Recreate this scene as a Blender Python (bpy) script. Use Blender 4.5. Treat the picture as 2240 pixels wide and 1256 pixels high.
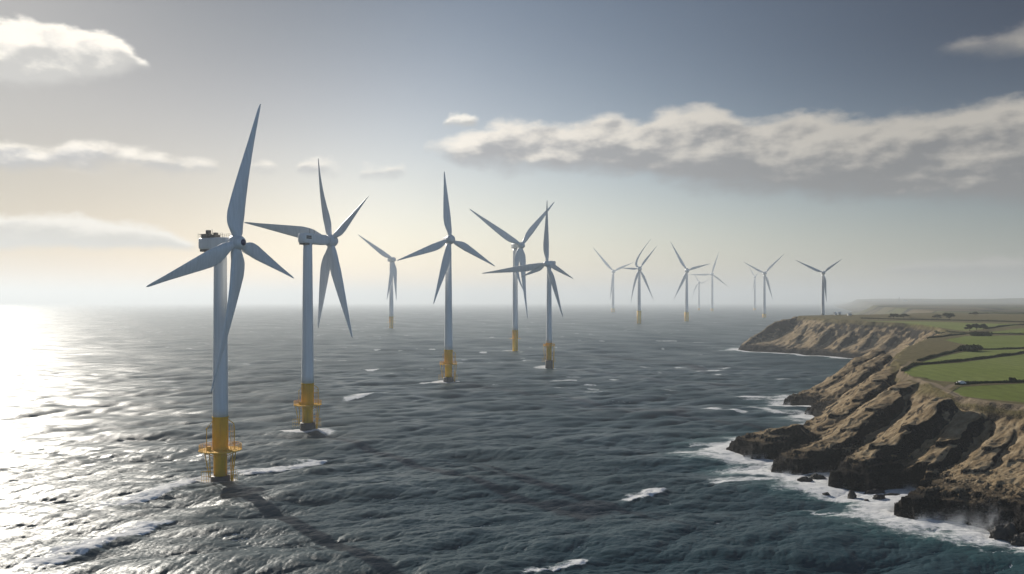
import bpy, bmesh, math, random
import numpy as np
from mathutils import Vector, Matrix, Quaternion

for _o in list(bpy.data.objects):
    bpy.data.objects.remove(_o)
scene = bpy.context.scene
COL = scene.collection

# ------------------------------------------------------------------ camera, sky, sun, exposure
CAM_H = 70.0            # a drone 70 m above the water
F = 1867.0              # focal length in photo pixels (2240 wide)
CX, HZ = 1120.0, 660.0  # photo column straight ahead, photo row of the horizon

cam_data = bpy.data.cameras.new("camera")
cam = bpy.data.objects.new("camera", cam_data)
COL.objects.link(cam)
cam.location = (0, 0, CAM_H)
cam.rotation_euler = (math.radians(90), 0, 0)
cam_data.sensor_width = 36.0
cam_data.lens = 36.0 * F / 2240.0
cam_data.shift_y = 32.0 / 2240.0
cam_data.clip_start = 1.0
cam_data.clip_end = 200000.0
scene.camera = cam

SUN_AZ, SUN_EL = math.radians(-36.2), math.radians(25.0)   # azimuth from straight ahead, to the left
SUN_DIR = Vector((math.sin(SUN_AZ) * math.cos(SUN_EL), math.cos(SUN_AZ) * math.cos(SUN_EL), math.sin(SUN_EL)))
sun_data = bpy.data.lights.new("sun", 'SUN')
sun_data.energy = 5.0
sun_data.angle = math.radians(0.5)
sun_data.color = (1.0, 0.94, 0.84)
sun = bpy.data.objects.new("sun", sun_data)
COL.objects.link(sun)
sun.location = SUN_DIR * 1000
sun.rotation_euler = (-SUN_DIR).to_track_quat('-Z', 'Y').to_euler()

scene.view_settings.view_transform = 'Standard'
scene.view_settings.look = 'None'
scene.view_settings.gamma = 1.0
scene.view_settings.exposure = -0.07
scene.cycles.use_denoising = True
scene.cycles.max_bounces = 5
scene.cycles.diffuse_bounces = 2
scene.cycles.glossy_bounces = 2
scene.cycles.transmission_bounces = 2
scene.cycles.volume_bounces = 3
scene.cycles.transparent_max_bounces = 8
scene.cycles.sample_clamp_direct = 0.0
scene.cycles.sample_clamp_indirect = 3.0


def az_el(px, py):
    dx = px - CX
    return math.degrees(math.atan(dx / F)), math.degrees(math.atan((HZ - py) / math.hypot(F, dx)))


class NT:
    """small helper for building node trees"""
    def __init__(self, tree):
        self.t = tree
        self.n = tree.nodes
        self.l = tree.links

    def node(self, kind, **kw):
        nd = self.n.new(kind)
        for k, v in kw.items():
            setattr(nd, k, v)
        return nd

    def put(self, sock, v):
        if hasattr(v, 'is_output'):
            self.l.new(v, sock)
        elif v is not None:
            sock.default_value = v

    def m(self, op, a, b=None, c=None, clamp=False):
        nd = self.node('ShaderNodeMath', operation=op, use_clamp=clamp)
        self.put(nd.inputs[0], a)
        self.put(nd.inputs[1], b)
        self.put(nd.inputs[2], c)
        return nd.outputs[0]

    def v(self, op, a, b=None, out=0):
        nd = self.node('ShaderNodeVectorMath', operation=op)
        self.put(nd.inputs[0], a)
        if b is not None:
            self.put(nd.inputs[1], b)
        return nd.outputs[out]

    def xyz(self, x, y, z):
        nd = self.node('ShaderNodeCombineXYZ')
        self.put(nd.inputs[0], x); self.put(nd.inputs[1], y); self.put(nd.inputs[2], z)
        return nd.outputs[0]

    def noise(self, vec, scale=1.0, detail=4.0, rough=0.5, lac=2.0, dist=0.0, out=0):
        nd = self.node('ShaderNodeTexNoise')
        self.put(nd.inputs['Vector'], vec)
        nd.inputs['Scale'].default_value = scale
        nd.inputs['Detail'].default_value = detail
        nd.inputs['Roughness'].default_value = rough
        nd.inputs['Lacunarity'].default_value = lac
        nd.inputs['Distortion'].default_value = dist
        return nd.outputs[out]

    def step(self, x, a, b, lo=0.0, hi=1.0, smooth=True):
        nd = self.node('ShaderNodeMapRange', interpolation_type='SMOOTHSTEP' if smooth else 'LINEAR', clamp=True) if smooth else \
            self.node('ShaderNodeMapRange', clamp=True)
        self.put(nd.inputs[0], x)
        self.put(nd.inputs[1], a); self.put(nd.inputs[2], b)
        self.put(nd.inputs[3], lo); self.put(nd.inputs[4], hi)
        return nd.outputs[0]

    def mix(self, f, a, b, blend='MIX'):
        nd = self.node('ShaderNodeMix', data_type='RGBA', blend_type=blend)
        self.put(nd.inputs[0], f)
        for s, v in ((nd.inputs[6], a), (nd.inputs[7], b)):
            if hasattr(v, 'is_output'):
                self.l.new(v, s)
            else:
                s.default_value = (*v, 1.0) if len(v) == 3 else v
        return nd.outputs[2]

    def attr(self, name):
        nd = self.node('ShaderNodeAttribute', attribute_name=name)
        return nd.outputs['Fac']

    def ramp(self, f, stops):
        nd = self.node('ShaderNodeValToRGB')
        cr = nd.color_ramp
        while len(cr.elements) < len(stops):
            cr.elements.new(0.5)
        for e, (p, c) in zip(cr.elements, stops):
            e.position = p
            e.color = (*c, 1.0)
        self.put(nd.inputs[0], f)
        return nd.outputs[0]

    def curve(self, x, pts):
        nd = self.node('ShaderNodeFloatCurve')
        mp = nd.mapping
        mp.use_clip = False
        mp.extend = 'HORIZONTAL'
        c = mp.curves[0]
        while len(c.points) < len(pts):
            c.points.new(0.5, 0.5)
        for p, (a, b) in zip(c.points, pts):
            p.location = (a, b)
            p.handle_type = 'AUTO_CLAMPED'
        mp.update()
        self.put(nd.inputs['Value'], x)
        return nd.outputs[0]


# ------------------------------------------------------------------ world: Nishita sky with clouds laid out by compass bearing
world = bpy.data.worlds.new("World")
scene.world = world
world.use_nodes = True
W = NT(world.node_tree)
W.n.clear()
SKY_STRENGTH = 0.05
sky = W.node('ShaderNodeTexSky', sky_type='NISHITA', sun_disc=False)
sky.sun_elevation = SUN_EL
sky.sun_rotation = SUN_AZ
sky.altitude = 0
sky.air_density = 1.0
sky.dust_density = 1.0
sky.ozone_density = 1.5
tc = W.node('ShaderNodeTexCoord')
DIR = tc.outputs['Generated']
sep = W.node('ShaderNodeSeparateXYZ')
W.l.new(DIR, sep.inputs[0])
AZ = W.m('MULTIPLY', W.m('ARCTAN2', sep.outputs[0], sep.outputs[1]), 57.29578)
EL = W.m('MULTIPLY', W.m('ARCSINE', sep.outputs[2]), 57.29578)
SDOT = W.v('DOT_PRODUCT', DIR, tuple(SUN_DIR), out=1)          # 1 towards the sun
SUNW = W.step(SDOT, 0.50, 0.97)
AZN = W.m('MULTIPLY_ADD', AZ, 1 / 90.0, 0.5)                   # -45..45 deg -> 0..1


def prof(pts):
    out = []
    for px, py in pts:
        a, e = az_el(px, py)
        out.append((a / 90 + 0.5, e / 30.0))
    return out


SKYC = sky.outputs[0]
# thin the colour of the upper air and deepen it away from the sun
hs = W.node('ShaderNodeHueSaturation')
hs.inputs['Saturation'].default_value = 1.0
W.l.new(SKYC, hs.inputs['Color'])
deep_f = W.m('MULTIPLY', W.m('MULTIPLY', W.step(SDOT, 0.92, 0.40), W.step(SDOT, -0.1, 0.25)), W.step(EL, 1.5, 17.0))
clear = W.mix(1.0, hs.outputs[0], (0.72, 0.79, 0.855), 'MULTIPLY')
BASE = W.mix(deep_f, clear, W.mix(1.0, clear, (0.075, 0.195, 0.34), 'MULTIPLY'))
BASE = W.mix(W.m('MULTIPLY', W.step(SDOT, 0.84, 0.985), 1.0), BASE, W.mix(1.0, BASE, (0.50, 0.50, 0.52), 'MULTIPLY'))
# low, sunlit sea air: pale and warm between the sun and dead ahead
glow = W.m('MULTIPLY', W.step(EL, 22.0, 4.0), W.m('EXPONENT', W.m('MULTIPLY', W.m('POWER', W.m('MULTIPLY', W.m('ADD', AZ, -1.0), 1 / 26.0), 2.0), -1.0)))
BASE = W.mix(glow, BASE, W.mix(1.0, BASE, (2.98, 2.44, 2.06), 'MULTIPLY'))

warm = W.m('MULTIPLY', W.step(AZ, -8.0, -30.0), W.step(EL, 13.0, 1.0))
BASE = W.mix(warm, BASE, W.mix(1.0, BASE, (0.74, 0.64, 0.52), 'MULTIPLY'))
# sky behind the viewer brightened, an added fill for the shaded sides
BASE = W.mix(W.step(SDOT, 0.2, -0.45), BASE, W.mix(1.0, BASE, (2.25, 2.4, 2.6), 'MULTIPLY'))

def cloud_layer(base, top_pts, bot_pts, amp_t, amp_b, soft_t, soft_b, scale, opacity, seed, dark, light, shade_noise=0.5, stretch=1.7, grow=0.35, under=0.0):
    top = W.m('MULTIPLY', W.curve(AZN, prof(top_pts)), 30.0)
    bot = W.m('MULTIPLY', W.curve(AZN, prof(bot_pts)), 30.0)
    vec = W.xyz(AZ, W.m('MULTIPLY', EL, stretch), seed)
    n1 = W.m('SUBTRACT', W.noise(vec, scale, 6, 0.52), 0.5)
    n2 = W.m('SUBTRACT', W.noise(W.v('ADD', vec, (7.3, 2.2, 5.0)), scale * 0.6, 5, 0.5), 0.5)
    e1 = W.m('ADD', W.m('ADD', W.m('SUBTRACT', top, EL), grow), W.m('MULTIPLY', n1, amp_t))
    e2 = W.m('ADD', W.m('ADD', W.m('SUBTRACT', EL, bot), grow), W.m('MULTIPLY', n2, amp_b))
    d = W.m('MULTIPLY', W.step(e1, 0.0, soft_t), W.step(e2, 0.0, soft_b))
    # thin, ragged places inside the cloud
    d = W.m('MULTIPLY', d, W.step(W.m('ADD', W.m('MULTIPLY', W.m('MINIMUM', e1, e2), 0.55), W.noise(W.v('ADD', vec, (3.1, 9.2, 1.0)), scale * 1.4, 6, 0.6)), 0.30, 0.72))
    wide = W.step(W.m('SUBTRACT', top, bot), -0.05, 0.6)
    d = W.m('MULTIPLY', W.m('MULTIPLY', d, wide), opacity)
    rel = W.m('DIVIDE', W.m('SUBTRACT', EL, bot), W.m('MAXIMUM', W.m('SUBTRACT', top, bot), 0.6))
    # light comes from the upper left: compare the density field with itself a little nearer the sun
    n3 = W.noise(vec, scale * 0.55, 5, 0.5)
    n4 = W.noise(W.v('ADD', vec, (-0.55, 0.8, 0.0)), scale * 0.55, 5, 0.5)
    rim = W.m('MULTIPLY', W.m('SUBTRACT', n3, n4), 2.2)
    sh = W.m('ADD', W.m('ADD', rel, W.m('MULTIPLY', rim, shade_noise)), W.m('MULTIPLY', n2, shade_noise))
    edge = W.m('ADD', W.step(e1, 1.0, 0.0, 0.0, 0.38), W.step(e2, 0.75, 0.0, 0.0, under))
    sh = W.m('ADD', sh, edge)
    sh = W.step(sh, 0.25, 0.95)
    col = W.mix(sh, dark, light)
    gain = W.m('MULTIPLY_ADD', SUNW, 0.72, 0.58)
    gn = W.node('ShaderNodeVectorMath', operation='SCALE')
    W.l.new(col, gn.inputs[0])
    W.put(gn.inputs['Scale'], gain)
    return W.mix(d, base, gn.outputs[0])


S = 1.0 / (SKY_STRENGTH * 2 ** -0.17)
def sc(c):
    return tuple(x * S for x in c)

# high clouds: bank at upper left, a puff ahead, wisps at upper right
BASE = cloud_layer(BASE,
    [(-600, 200), (-400, 120), (-60, 30), (60, 52), (150, 62), (240, 80), (300, 118), (335, 150), (380, 200), (940, 300), (985, 252), (1010, 250), (1045, 262), (1075, 300), (2900, 300)],
    [(-600, 190), (-400, 190), (-60, 190), (60, 190), (150, 185), (240, 165), (300, 150), (335, 150), (380, 190), (940, 280), (985, 274), (1010, 274), (1045, 272), (1075, 272), (2900, 272)],
    1.5, 1.5, 0.55, 0.8, 0.62, 0.95, 3.1, sc((0.40, 0.39, 0.375)), sc((0.80, 0.755, 0.68)), 0.8)
# low strip of stratocumulus at left, puffs, and the long bank at right
BASE = cloud_layer(BASE,
    [(-600, 340), (-200, 300), (0, 314), (90, 322), (180, 312), (300, 330), (400, 342), (470, 350), (500, 372), (530, 362), (570, 354), (605, 364), (630, 385), (660, 356), (700, 354), (745, 366), (770, 388), (800, 360), (850, 366), (890, 366), (908, 395),
     (925, 322), (1000, 300), (1080, 270), (1150, 260), (1230, 272), (1320, 250), (1410, 262), (1450, 238), (1540, 228), (1650, 262), (1740, 244), (1860, 256), (2000, 250), (2090, 232), (2180, 218), (2240, 210), (2450, 190), (2900, 250)],
    [(-600, 370), (-200, 376), (0, 372), (90, 372), (180, 372), (300, 374), (400, 374), (470, 372), (500, 368), (530, 376), (570, 378), (605, 376), (630, 376), (660, 382), (700, 384), (745, 380), (770, 378), (800, 388), (850, 390), (890, 380), (908, 366),
     (925, 332), (1000, 360), (1080, 378), (1150, 382), (1230, 384), (1320, 386), (1410, 396), (1450, 408), (1540, 424), (1650, 434), (1740, 440), (1860, 444), (2000, 446), (2090, 448), (2180, 450), (2240, 450), (2450, 450), (2900, 300)],
    1.8, 2.2, 1.0, 1.5, 0.5, 0.96, 11.7, sc((0.285, 0.285, 0.30)), sc((0.80, 0.74, 0.655)), 0.85, 2.0, under=0.5)
# thin veil low over the horizon at left, and a faint one at right
BASE = cloud_layer(BASE,
    [(-600, 470), (-200, 465), (0, 470), (120, 468), (250, 485), (350, 500), (420, 530), (470, 560), (1880, 610), (1960, 585), (2080, 572), (2240, 565), (2900, 570)],
    [(-600, 545), (-200, 545), (0, 545), (120, 545), (250, 545), (350, 545), (420, 545), (470, 540), (1880, 600), (1960, 602), (2080, 604), (2240, 606), (2900, 590)],
    1.2, 0.8, 0.7, 0.7, 0.55, 0.9, 21.0, sc((0.36, 0.345, 0.32)), sc((0.66, 0.62, 0.56)), 0.6)

BASE = cloud_layer(BASE,
    [(1990, 200), (2060, 100), (2100, 82), (2150, 84), (2200, 66), (2240, 52), (2500, 10), (2900, 100)],
    [(1990, 130), (2060, 118), (2100, 120), (2150, 126), (2200, 128), (2240, 130), (2500, 130), (2900, 80)],
    1.8, 1.6, 1.2, 1.3, 0.6, 0.8, 33.0, sc((0.38, 0.37, 0.36)), sc((0.62, 0.57, 0.52)), 0.7)

bg = W.node('ShaderNodeBackground')
bg.inputs['Strength'].default_value = SKY_STRENGTH
W.l.new(BASE, bg.inputs['Color'])
wo = W.node('ShaderNodeOutputWorld')
W.l.new(bg.outputs[0], wo.inputs['Surface'])


# ------------------------------------------------------------------ shared helpers
def tag(o, label=None, cat=None, group=None, kind=None):
    if label: o['label'] = label
    if cat: o['category'] = cat
    if group: o['group'] = group
    if kind: o['kind'] = kind
    return o


def link_mesh(name, me, mat, parent=None):
    o = bpy.data.objects.new(name, me)
    COL.objects.link(o)
    if mat is not None and not me.materials:
        me.materials.append(mat)
    if parent is not None:
        o.parent = parent
    return o


def mesh_from_np(name, verts, faces, smooth=True):
    """verts (n,3), faces (m,4) or (m,3) integer arrays"""
    me = bpy.data.meshes.new(name)
    n, m, k = len(verts), len(faces), faces.shape[1]
    me.vertices.add(n)
    me.vertices.foreach_set('co', np.ascontiguousarray(verts, dtype=np.float32).ravel())
    me.loops.add(m * k)
    me.loops.foreach_set('vertex_index', np.ascontiguousarray(faces, dtype=np.int32).ravel())
    me.polygons.add(m)
    me.polygons.foreach_set('loop_start', np.arange(0, m * k, k, dtype=np.int32))
    me.polygons.foreach_set('loop_total', np.full(m, k, dtype=np.int32))
    me.polygons.foreach_set('use_smooth', np.full(m, smooth, dtype=bool))
    me.update(calc_edges=True)
    return me


def add_attr(me, name, arr):
    a = me.attributes.new(name, 'FLOAT', 'POINT')
    a.data.foreach_set('value', np.ascontiguousarray(arr, dtype=np.float32).ravel())


def link_bm(name, bm, mat, parent=None, smooth=True):
    bmesh.ops.recalc_face_normals(bm, faces=bm.faces)
    me = bpy.data.meshes.new(name)
    for f in bm.faces:
        f.smooth = smooth
    bm.to_mesh(me)
    bm.free()
    return link_mesh(name, me, mat, parent)


def material(name, color, rough=0.5, metal=0.0, spec=0.5):
    mt = bpy.data.materials.new(name)
    mt.use_nodes = True
    N = NT(mt.node_tree)
    b = N.n['Principled BSDF']
    b.inputs['Base Color'].default_value = (*color, 1)
    b.inputs['Roughness'].default_value = rough
    b.inputs['Metallic'].default_value = metal
    b.inputs['Specular IOR Level'].default_value = spec
    return mt, N, b


# numpy gradient noise -------------------------------------------------------
_rng = np.random.default_rng(11)
_PERM = _rng.permutation(1024).astype(np.int64)
_ANG = _rng.random(1024) * 2 * np.pi
_GX, _GY = np.cos(_ANG), np.sin(_ANG)


def perlin(x, y, seed=0):
    xi = np.floor(x).astype(np.int64); yi = np.floor(y).astype(np.int64)
    xf = x - xi; yf = y - yi
    u = xf * xf * xf * (xf * (xf * 6 - 15) + 10)
    v = yf * yf * yf * (yf * (yf * 6 - 15) + 10)

    def g(ix, iy, fx, fy):
        h = _PERM[(_PERM[(ix + seed * 131) & 1023] + iy) & 1023]
        return _GX[h] * fx + _GY[h] * fy
    a = g(xi, yi, xf, yf); b = g(xi + 1, yi, xf - 1, yf)
    c = g(xi, yi + 1, xf, yf - 1); d = g(xi + 1, yi + 1, xf - 1, yf - 1)
    return (a + (b - a) * u + ((c + (d - c) * u) - (a + (b - a) * u)) * v) * 1.5


def fbm(x, y, octaves=4, seed=0, gain=0.5):
    s = np.zeros_like(x); a = 1.0; f = 1.0
    for k in range(octaves):
        s += a * perlin(x * f + 17.1 * k, y * f - 9.7 * k, seed + k)
        a *= gain; f *= 2.03
    return s


def ridged(x, y, octaves=4, seed=0, gain=0.5):
    s = np.zeros_like(x); a = 1.0; f = 1.0
    for k in range(octaves):
        s += a * (1 - 2 * np.abs(perlin(x * f + 31.3 * k, y * f + 7.7 * k, seed + k)))
        a *= gain; f *= 2.1
    return s


def sstep(x, a, b):
    t = np.clip((x - a) / (b - a), 0, 1)
    return t * t * (3 - 2 * t)


def seg_dist(x, y, P, Q):
    dx, dy = Q[0] - P[0], Q[1] - P[1]
    L2 = dx * dx + dy * dy + 1e-9
    t = np.clip(((x - P[0]) * dx + (y - P[1]) * dy) / L2, 0, 1)
    return np.hypot(x - P[0] - t * dx, y - P[1] - t * dy), t


def poly_dist(x, y, pts, closed=False):
    d = np.full(x.shape, 1e9)
    n = len(pts)
    for i in range(n if closed else n - 1):
        dd, _ = seg_dist(x, y, pts[i], pts[(i + 1) % n])
        np.minimum(d, dd, out=d)
    return d


def inside(x, y, pts):
    r = np.zeros(x.shape, dtype=bool)
    n = len(pts)
    for i in range(n):
        x1, y1 = pts[i]; x2, y2 = pts[(i + 1) % n]
        if y1 == y2:
            continue
        c = ((y1 > y) != (y2 > y)) & (x < (x2 - x1) * (y - y1) / (y2 - y1) + x1)
        r ^= c
    return r


def at(px, py, z=0.0):
    """world x, y of the point at height z seen at a photo pixel"""
    d = (CAM_H - z) * F / (py - HZ)
    return ((px - CX) / F * d, d)


def at_d(px, d):
    return ((px - CX) / F * d, d)


# ------------------------------------------------------------------ terrain shape
COAST = [at(2700, 1300), at(2500, 1238), at(2400, 1212), at(2300, 1192), at(2240, 1180), at(2180, 1166), at(2100, 1146), at(2030, 1136), at(1990, 1138), at(1955, 1127), at(1985, 1104),
         at(2045, 1074), at(1960, 1070), at(1900, 1074), at(1860, 1074), at(1825, 1065), at(1838, 1046), at(1855, 1034), at(1800, 1034), at(1740, 1040), at(1694, 1034), at(1704, 1012),
         at(1765, 998), at(1720, 1004), at(1650, 1004), at(1622, 996), at(1588, 985), at(1640, 969), at(1740, 962), at(1792, 950), (176, 482), (184, 512), at(1765, 904), at(1815, 897),
         at(1715, 884), at(1790, 868), (275, 700), (335, 820), (405, 960), (438, 1028), at(1880, 785), at(1790, 778), at(1700, 772), at(1612, 766), (346, 1272), (405, 1340), (520, 1450), (850, 1850),
         (1500, 3900), (2400, 6000), (4000, 10500), (9000, 24000), (21000, 60000), (80000, 60000), (80000, -400), (700, -300), (330, 60), (230, 150)]
PLATEAU = [(270, 200), at_d(2400, 300), at_d(2240, 335), at_d(2140, 350), at_d(2080, 366), at_d(2030, 400), at_d(1978, 446), at_d(1960, 520), at_d(1975, 600), at_d(2010, 700), at_d(2050, 800), at_d(2075, 900), at_d(2050, 985),
           at_d(2000, 1060), at_d(1900, 1115), at_d(1800, 1200), at_d(1745, 1310), (520, 1390), (640, 1480), (950, 1850), (1650, 3900), (2600, 6000), (4300, 10500), (9500, 24000), (21600, 60000), (80000, 60000), (80000, -400), (800, -250), (420, 80)]
_ZD = [0, 200, 330, 450, 600, 800, 950, 1080, 1300, 2000, 4000, 8000, 20000, 70000]
_ZZ = [22, 25, 29, 33, 36, 38, 39.5, 43.5, 48.5, 47, 50, 54, 60, 60]


def R(*pts):
    return [(*at_d(px, d), CAM_H - (py - HZ) / F * d) for px, py, d in pts]


RIDGES = [  # crest lines of the spurs that run from the plateau to the sea, and how steeply they fall away (near side, far side)
    (R((1825, 1064, 322), (1850, 1030, 325), (1880, 1000, 329), (1930, 966, 335), (1985, 922, 342), (2050, 868, 352)), 1.15),
    (R((1694, 1034, 349), (1725, 1008, 353), (1765, 982, 358), (1810, 962, 364), (1855, 930, 373), (1905, 888, 388), (1960, 845, 408), (2000, 826, 425)), 1.1),
    (R((1590, 985, 402), (1610, 972, 402), (1640, 959, 401), (1690, 939, 399), (1740, 928, 397), (1760, 950, 395)), 1.9),
    (R((1786, 950, 402), (1800, 930, 406), (1830, 902, 416), (1870, 866, 432), (1910, 828, 452), (1950, 800, 490)), 1.0),
    (R((1715, 884, 582), (1745, 867, 584), (1790, 844, 588), (1830, 818, 596), (1870, 789, 612), (1915, 764, 645)), 1.0),
    (R((1765, 903, 534), (1800, 880, 541), (1850, 838, 560), (1890, 800, 582), (1930, 775, 610)), 1.0),
    (R((1957, 1126, 280), (1985, 1098, 281), (2020, 1080, 283), (2080, 1066, 287), (2140, 1062, 291), (2240, 1046, 297), (2360, 1050, 298)), 1.7),
    (R((1992, 1052, 312), (2020, 1010, 318), (2060, 958, 330), (2110, 902, 346)), 1.15),
    (R((2090, 1058, 300), (2120, 1020, 307), (2160, 968, 322), (2200, 912, 338)), 1.15),
    (R((2180, 1050, 298), (2215, 1000, 308), (2260, 940, 325), (2300, 912, 332)), 1.15),
    (R((2320, 1080, 280), (2360, 1000, 300), (2420, 930, 320)), 1.1),
    (R((1612, 765, 1240), (1640, 746, 1252), (1665, 728, 1266), (1695, 708, 1285), (1740, 692, 1315)), 0.9),
    (R((1722, 768, 1165), (1745, 735, 1195), (1775, 702, 1245)), 0.95),
    (R((1772, 772, 1125), (1800, 735, 1150), (1835, 702, 1190)), 0.95),
    (R((1820, 776, 1090), (1850, 740, 1110), (1890, 704, 1150)), 0.95),
    (R((1866, 780, 1060), (1895, 745, 1080), (1935, 708, 1115)), 0.95),
    (R((1910, 780, 1040), (1940, 750, 1055), (1980, 713, 1085)), 0.95),
]


def terrain_height(x, y, detail=True):
    shp = x.shape
    x = x.ravel(); y = y.ravel()
    # roughen the outline a little
    near = sstep(y, 2200, 1500)
    wx = x + near * (2.5 * fbm(x / 16, y / 16, 3, 3))
    wy = y + near * (2.5 * fbm(x / 16 + 50, y / 16, 3, 5))
    ins = inside(wx, wy, COAST)
    dc = poly_dist(wx, wy, COAST, True)
    dp = np.where(inside(wx, wy, PLATEAU), 0.0, poly_dist(wx, wy, PLATEAU, True))
    zp = np.interp(y, _ZD, _ZZ)
    # far rolling hills
    far = sstep(y, 1500, 6000)
    zp = zp + far * (5 * fbm(x / 2600, y / 2600, 3, 21)) + 0.45 * fbm(x / 60, y / 60, 2, 23)
    hill = sstep(y, 7000, 9500) * (42 * np.exp(-(((x - 5500) / 1000) ** 2)) + 8 * np.exp(-(((x - 3300) / 900) ** 2)) + 9)
    zp = zp + hill * (1 + 0.25 * fbm(x / 1400, y / 1400, 3, 27))
    t = dc / (dc + dp + 1e-6)
    rockh = np.where(y < 700, 7.5, 5.0)
    cliff = rockh * (1 - np.exp(-dc / np.where(y < 700, 5.5, 4.0)))
    base = cliff + (zp - rockh) * (0.78 * t ** 2.6 + 0.22 * t ** 1.2)
    base = np.where(dp <= 0, zp, base)
    z = base.copy()
    for pts, slope in RIDGES:
        best = np.full(x.shape, -99.0)
        x0 = min(p[0] for p in pts) - 90; x1 = max(p[0] for p in pts) + 90
        y0 = min(p[1] for p in pts) - 90; y1 = max(p[1] for p in pts) + 90
        sel = (x > x0) & (x < x1) & (y > y0) & (y < y1)
        if not sel.any():
            continue
        xs, ys = wx[sel], wy[sel]
        b = best[sel]
        for i in range(len(pts) - 1):
            d, tt = seg_dist(xs, ys, pts[i], pts[i + 1])
            rz = pts[i][2] + (pts[i + 1][2] - pts[i][2]) * tt
            sd = (pts[i + 1][0] - pts[i][0]) * (ys - pts[i][1]) - (pts[i + 1][1] - pts[i][1]) * (xs - pts[i][0])
            d2 = np.sqrt(d * d + 2.6) - 1.6
            top_w = 4.0 if pts[0][1] < 700 and pts[-1][2] > 13 else 1.5
            drop = np.where(sd < 0, 0.10 * np.minimum(d2, top_w) + slope * 1.5 * np.maximum(d2 - top_w, 0), 0.80 * d2)
            b = np.maximum(b, rz - drop)
        k = 4.0
        zs = z[sel]
        m = np.maximum(zs, b)
        z[sel] = m + np.clip(k - np.abs(zs - b), 0, k) ** 2 / (4 * k) * 0.6
    # nothing rises above the plateau line
    z = np.minimum(z, zp + 0.3)
    slope_zone = sstep(dp, 0.0, 14.0)
    if detail:
        # gullies that run down the slopes, then broken rock
        q = x * 0.5 - y * 0.86
        p = -x * 0.86 - y * 0.5
        farn = sstep(y, 700, 1000)
        g1 = ridged(q / 11 + 0.5 * fbm(x / 30, y / 30, 2, 41), p / 46, 3, 43)
        g2 = ridged(q / 24, p / 110, 2, 47)
        g3 = ridged(q / 4.6 + 0.4 * fbm(x / 12, y / 12, 2, 44), p / 24, 3, 45)
        amp = slope_zone * np.clip(z / 8, 0.25, 1)
        z = z + amp * (1 - farn) * 0.24 * g3
        z = z + amp * ((1 - farn) * 0.5 * g1 + farn * 3.0 * g2 - 0.8)
        low = sstep(z, 13, 3)
        nearm = sstep(y, 900, 600)
        r1 = ridged(x / 9, y / 9, 5, 51, 0.55)
        r2 = 0.6 * fbm(x / 3.1, y / 3.1, 4, 61, 0.6) + 0.75 * (ridged(x / 4.2, y / 4.2, 4, 63, 0.55) - 0.5)
        z = z + slope_zone * (0.16 + 1.3 * low) * 0.75 * (r1 - 0.6) * np.where(y > 900, 1.6, 1.0)
        z = z + slope_zone * nearm * (0.22 + 0.6 * low) * r2
        # ledges on the bare rock
        st = z + 0.6 * fbm(x / 14, y / 14, 2, 71)
        z = z + slope_zone * low * 0.55 * np.sin(st * 2.6)
    z = np.where(ins, np.maximum(z, 0.4 * np.clip(dc, 0, 3)), -0.8 * np.minimum(dc, 12) - 0.2)
    return z.reshape(shp), dc.reshape(shp), ins.reshape(shp), dp.reshape(shp)


# polar land grid seen from the drone: fine where the picture looks, coarse beyond
az_l = np.radians(np.concatenate([np.arange(12.5, 33.5, 0.042), np.arange(33.5, 40, 0.12), np.arange(40, 86, 0.8)]))
d_l = np.concatenate([np.arange(60, 200, 3.0), np.arange(200, 460, 0.42), np.arange(460, 720, 0.8), np.arange(720, 1000, 2.2), np.arange(1000, 1420, 1.5), 1420 * 1.014 ** np.arange(1, 262)])
A_, D_ = np.meshgrid(az_l, d_l)
TX = np.tan(np.minimum(A_, math.radians(60))) * D_
TX = np.where(A_ > math.radians(60), np.tan(math.radians(60)) * D_ + (A_ - math.radians(60)) * D_ * 6, TX)
TY = D_
TZ, TDC, TIN, TDP = terrain_height(TX, TY)

# a coarser height lookup for placing things: march along the line of sight
def ground_at(px, py, d0=210.0, d1=9000.0):
    k = (px - CX) / F
    dd = np.concatenate([np.arange(d0, 1500, 0.5), 1500 * 1.002 ** np.arange(1, 900)])
    dd = dd[dd < d1]
    z, _, _, _ = terrain_height(k * dd, dd)
    ray = CAM_H - (py - HZ) / F * dd
    hit = np.nonzero(z >= ray)[0]
    i = hit[0] if len(hit) else len(dd) - 1
    return np.array((k * dd[i], dd[i], z[i]))


def ground_line(pts, d0=210.0):
    return [ground_at(px, py, d0) for px, py in pts]


def resample(P, step):
    P = np.array(P, dtype=float)
    seg = np.hypot(*(P[1:, :2] - P[:-1, :2]).T)
    s = np.concatenate([[0], np.cumsum(seg)])
    n = max(2, int(s[-1] / step))
    u = np.linspace(0, s[-1], n)
    return np.stack([np.interp(u, s, P[:, 0]), np.interp(u, s, P[:, 1])], 1)


def zat(x, y):
    return terrain_height(np.atleast_1d(np.float64(x)), np.atleast_1d(np.float64(y)))[0]


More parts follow.
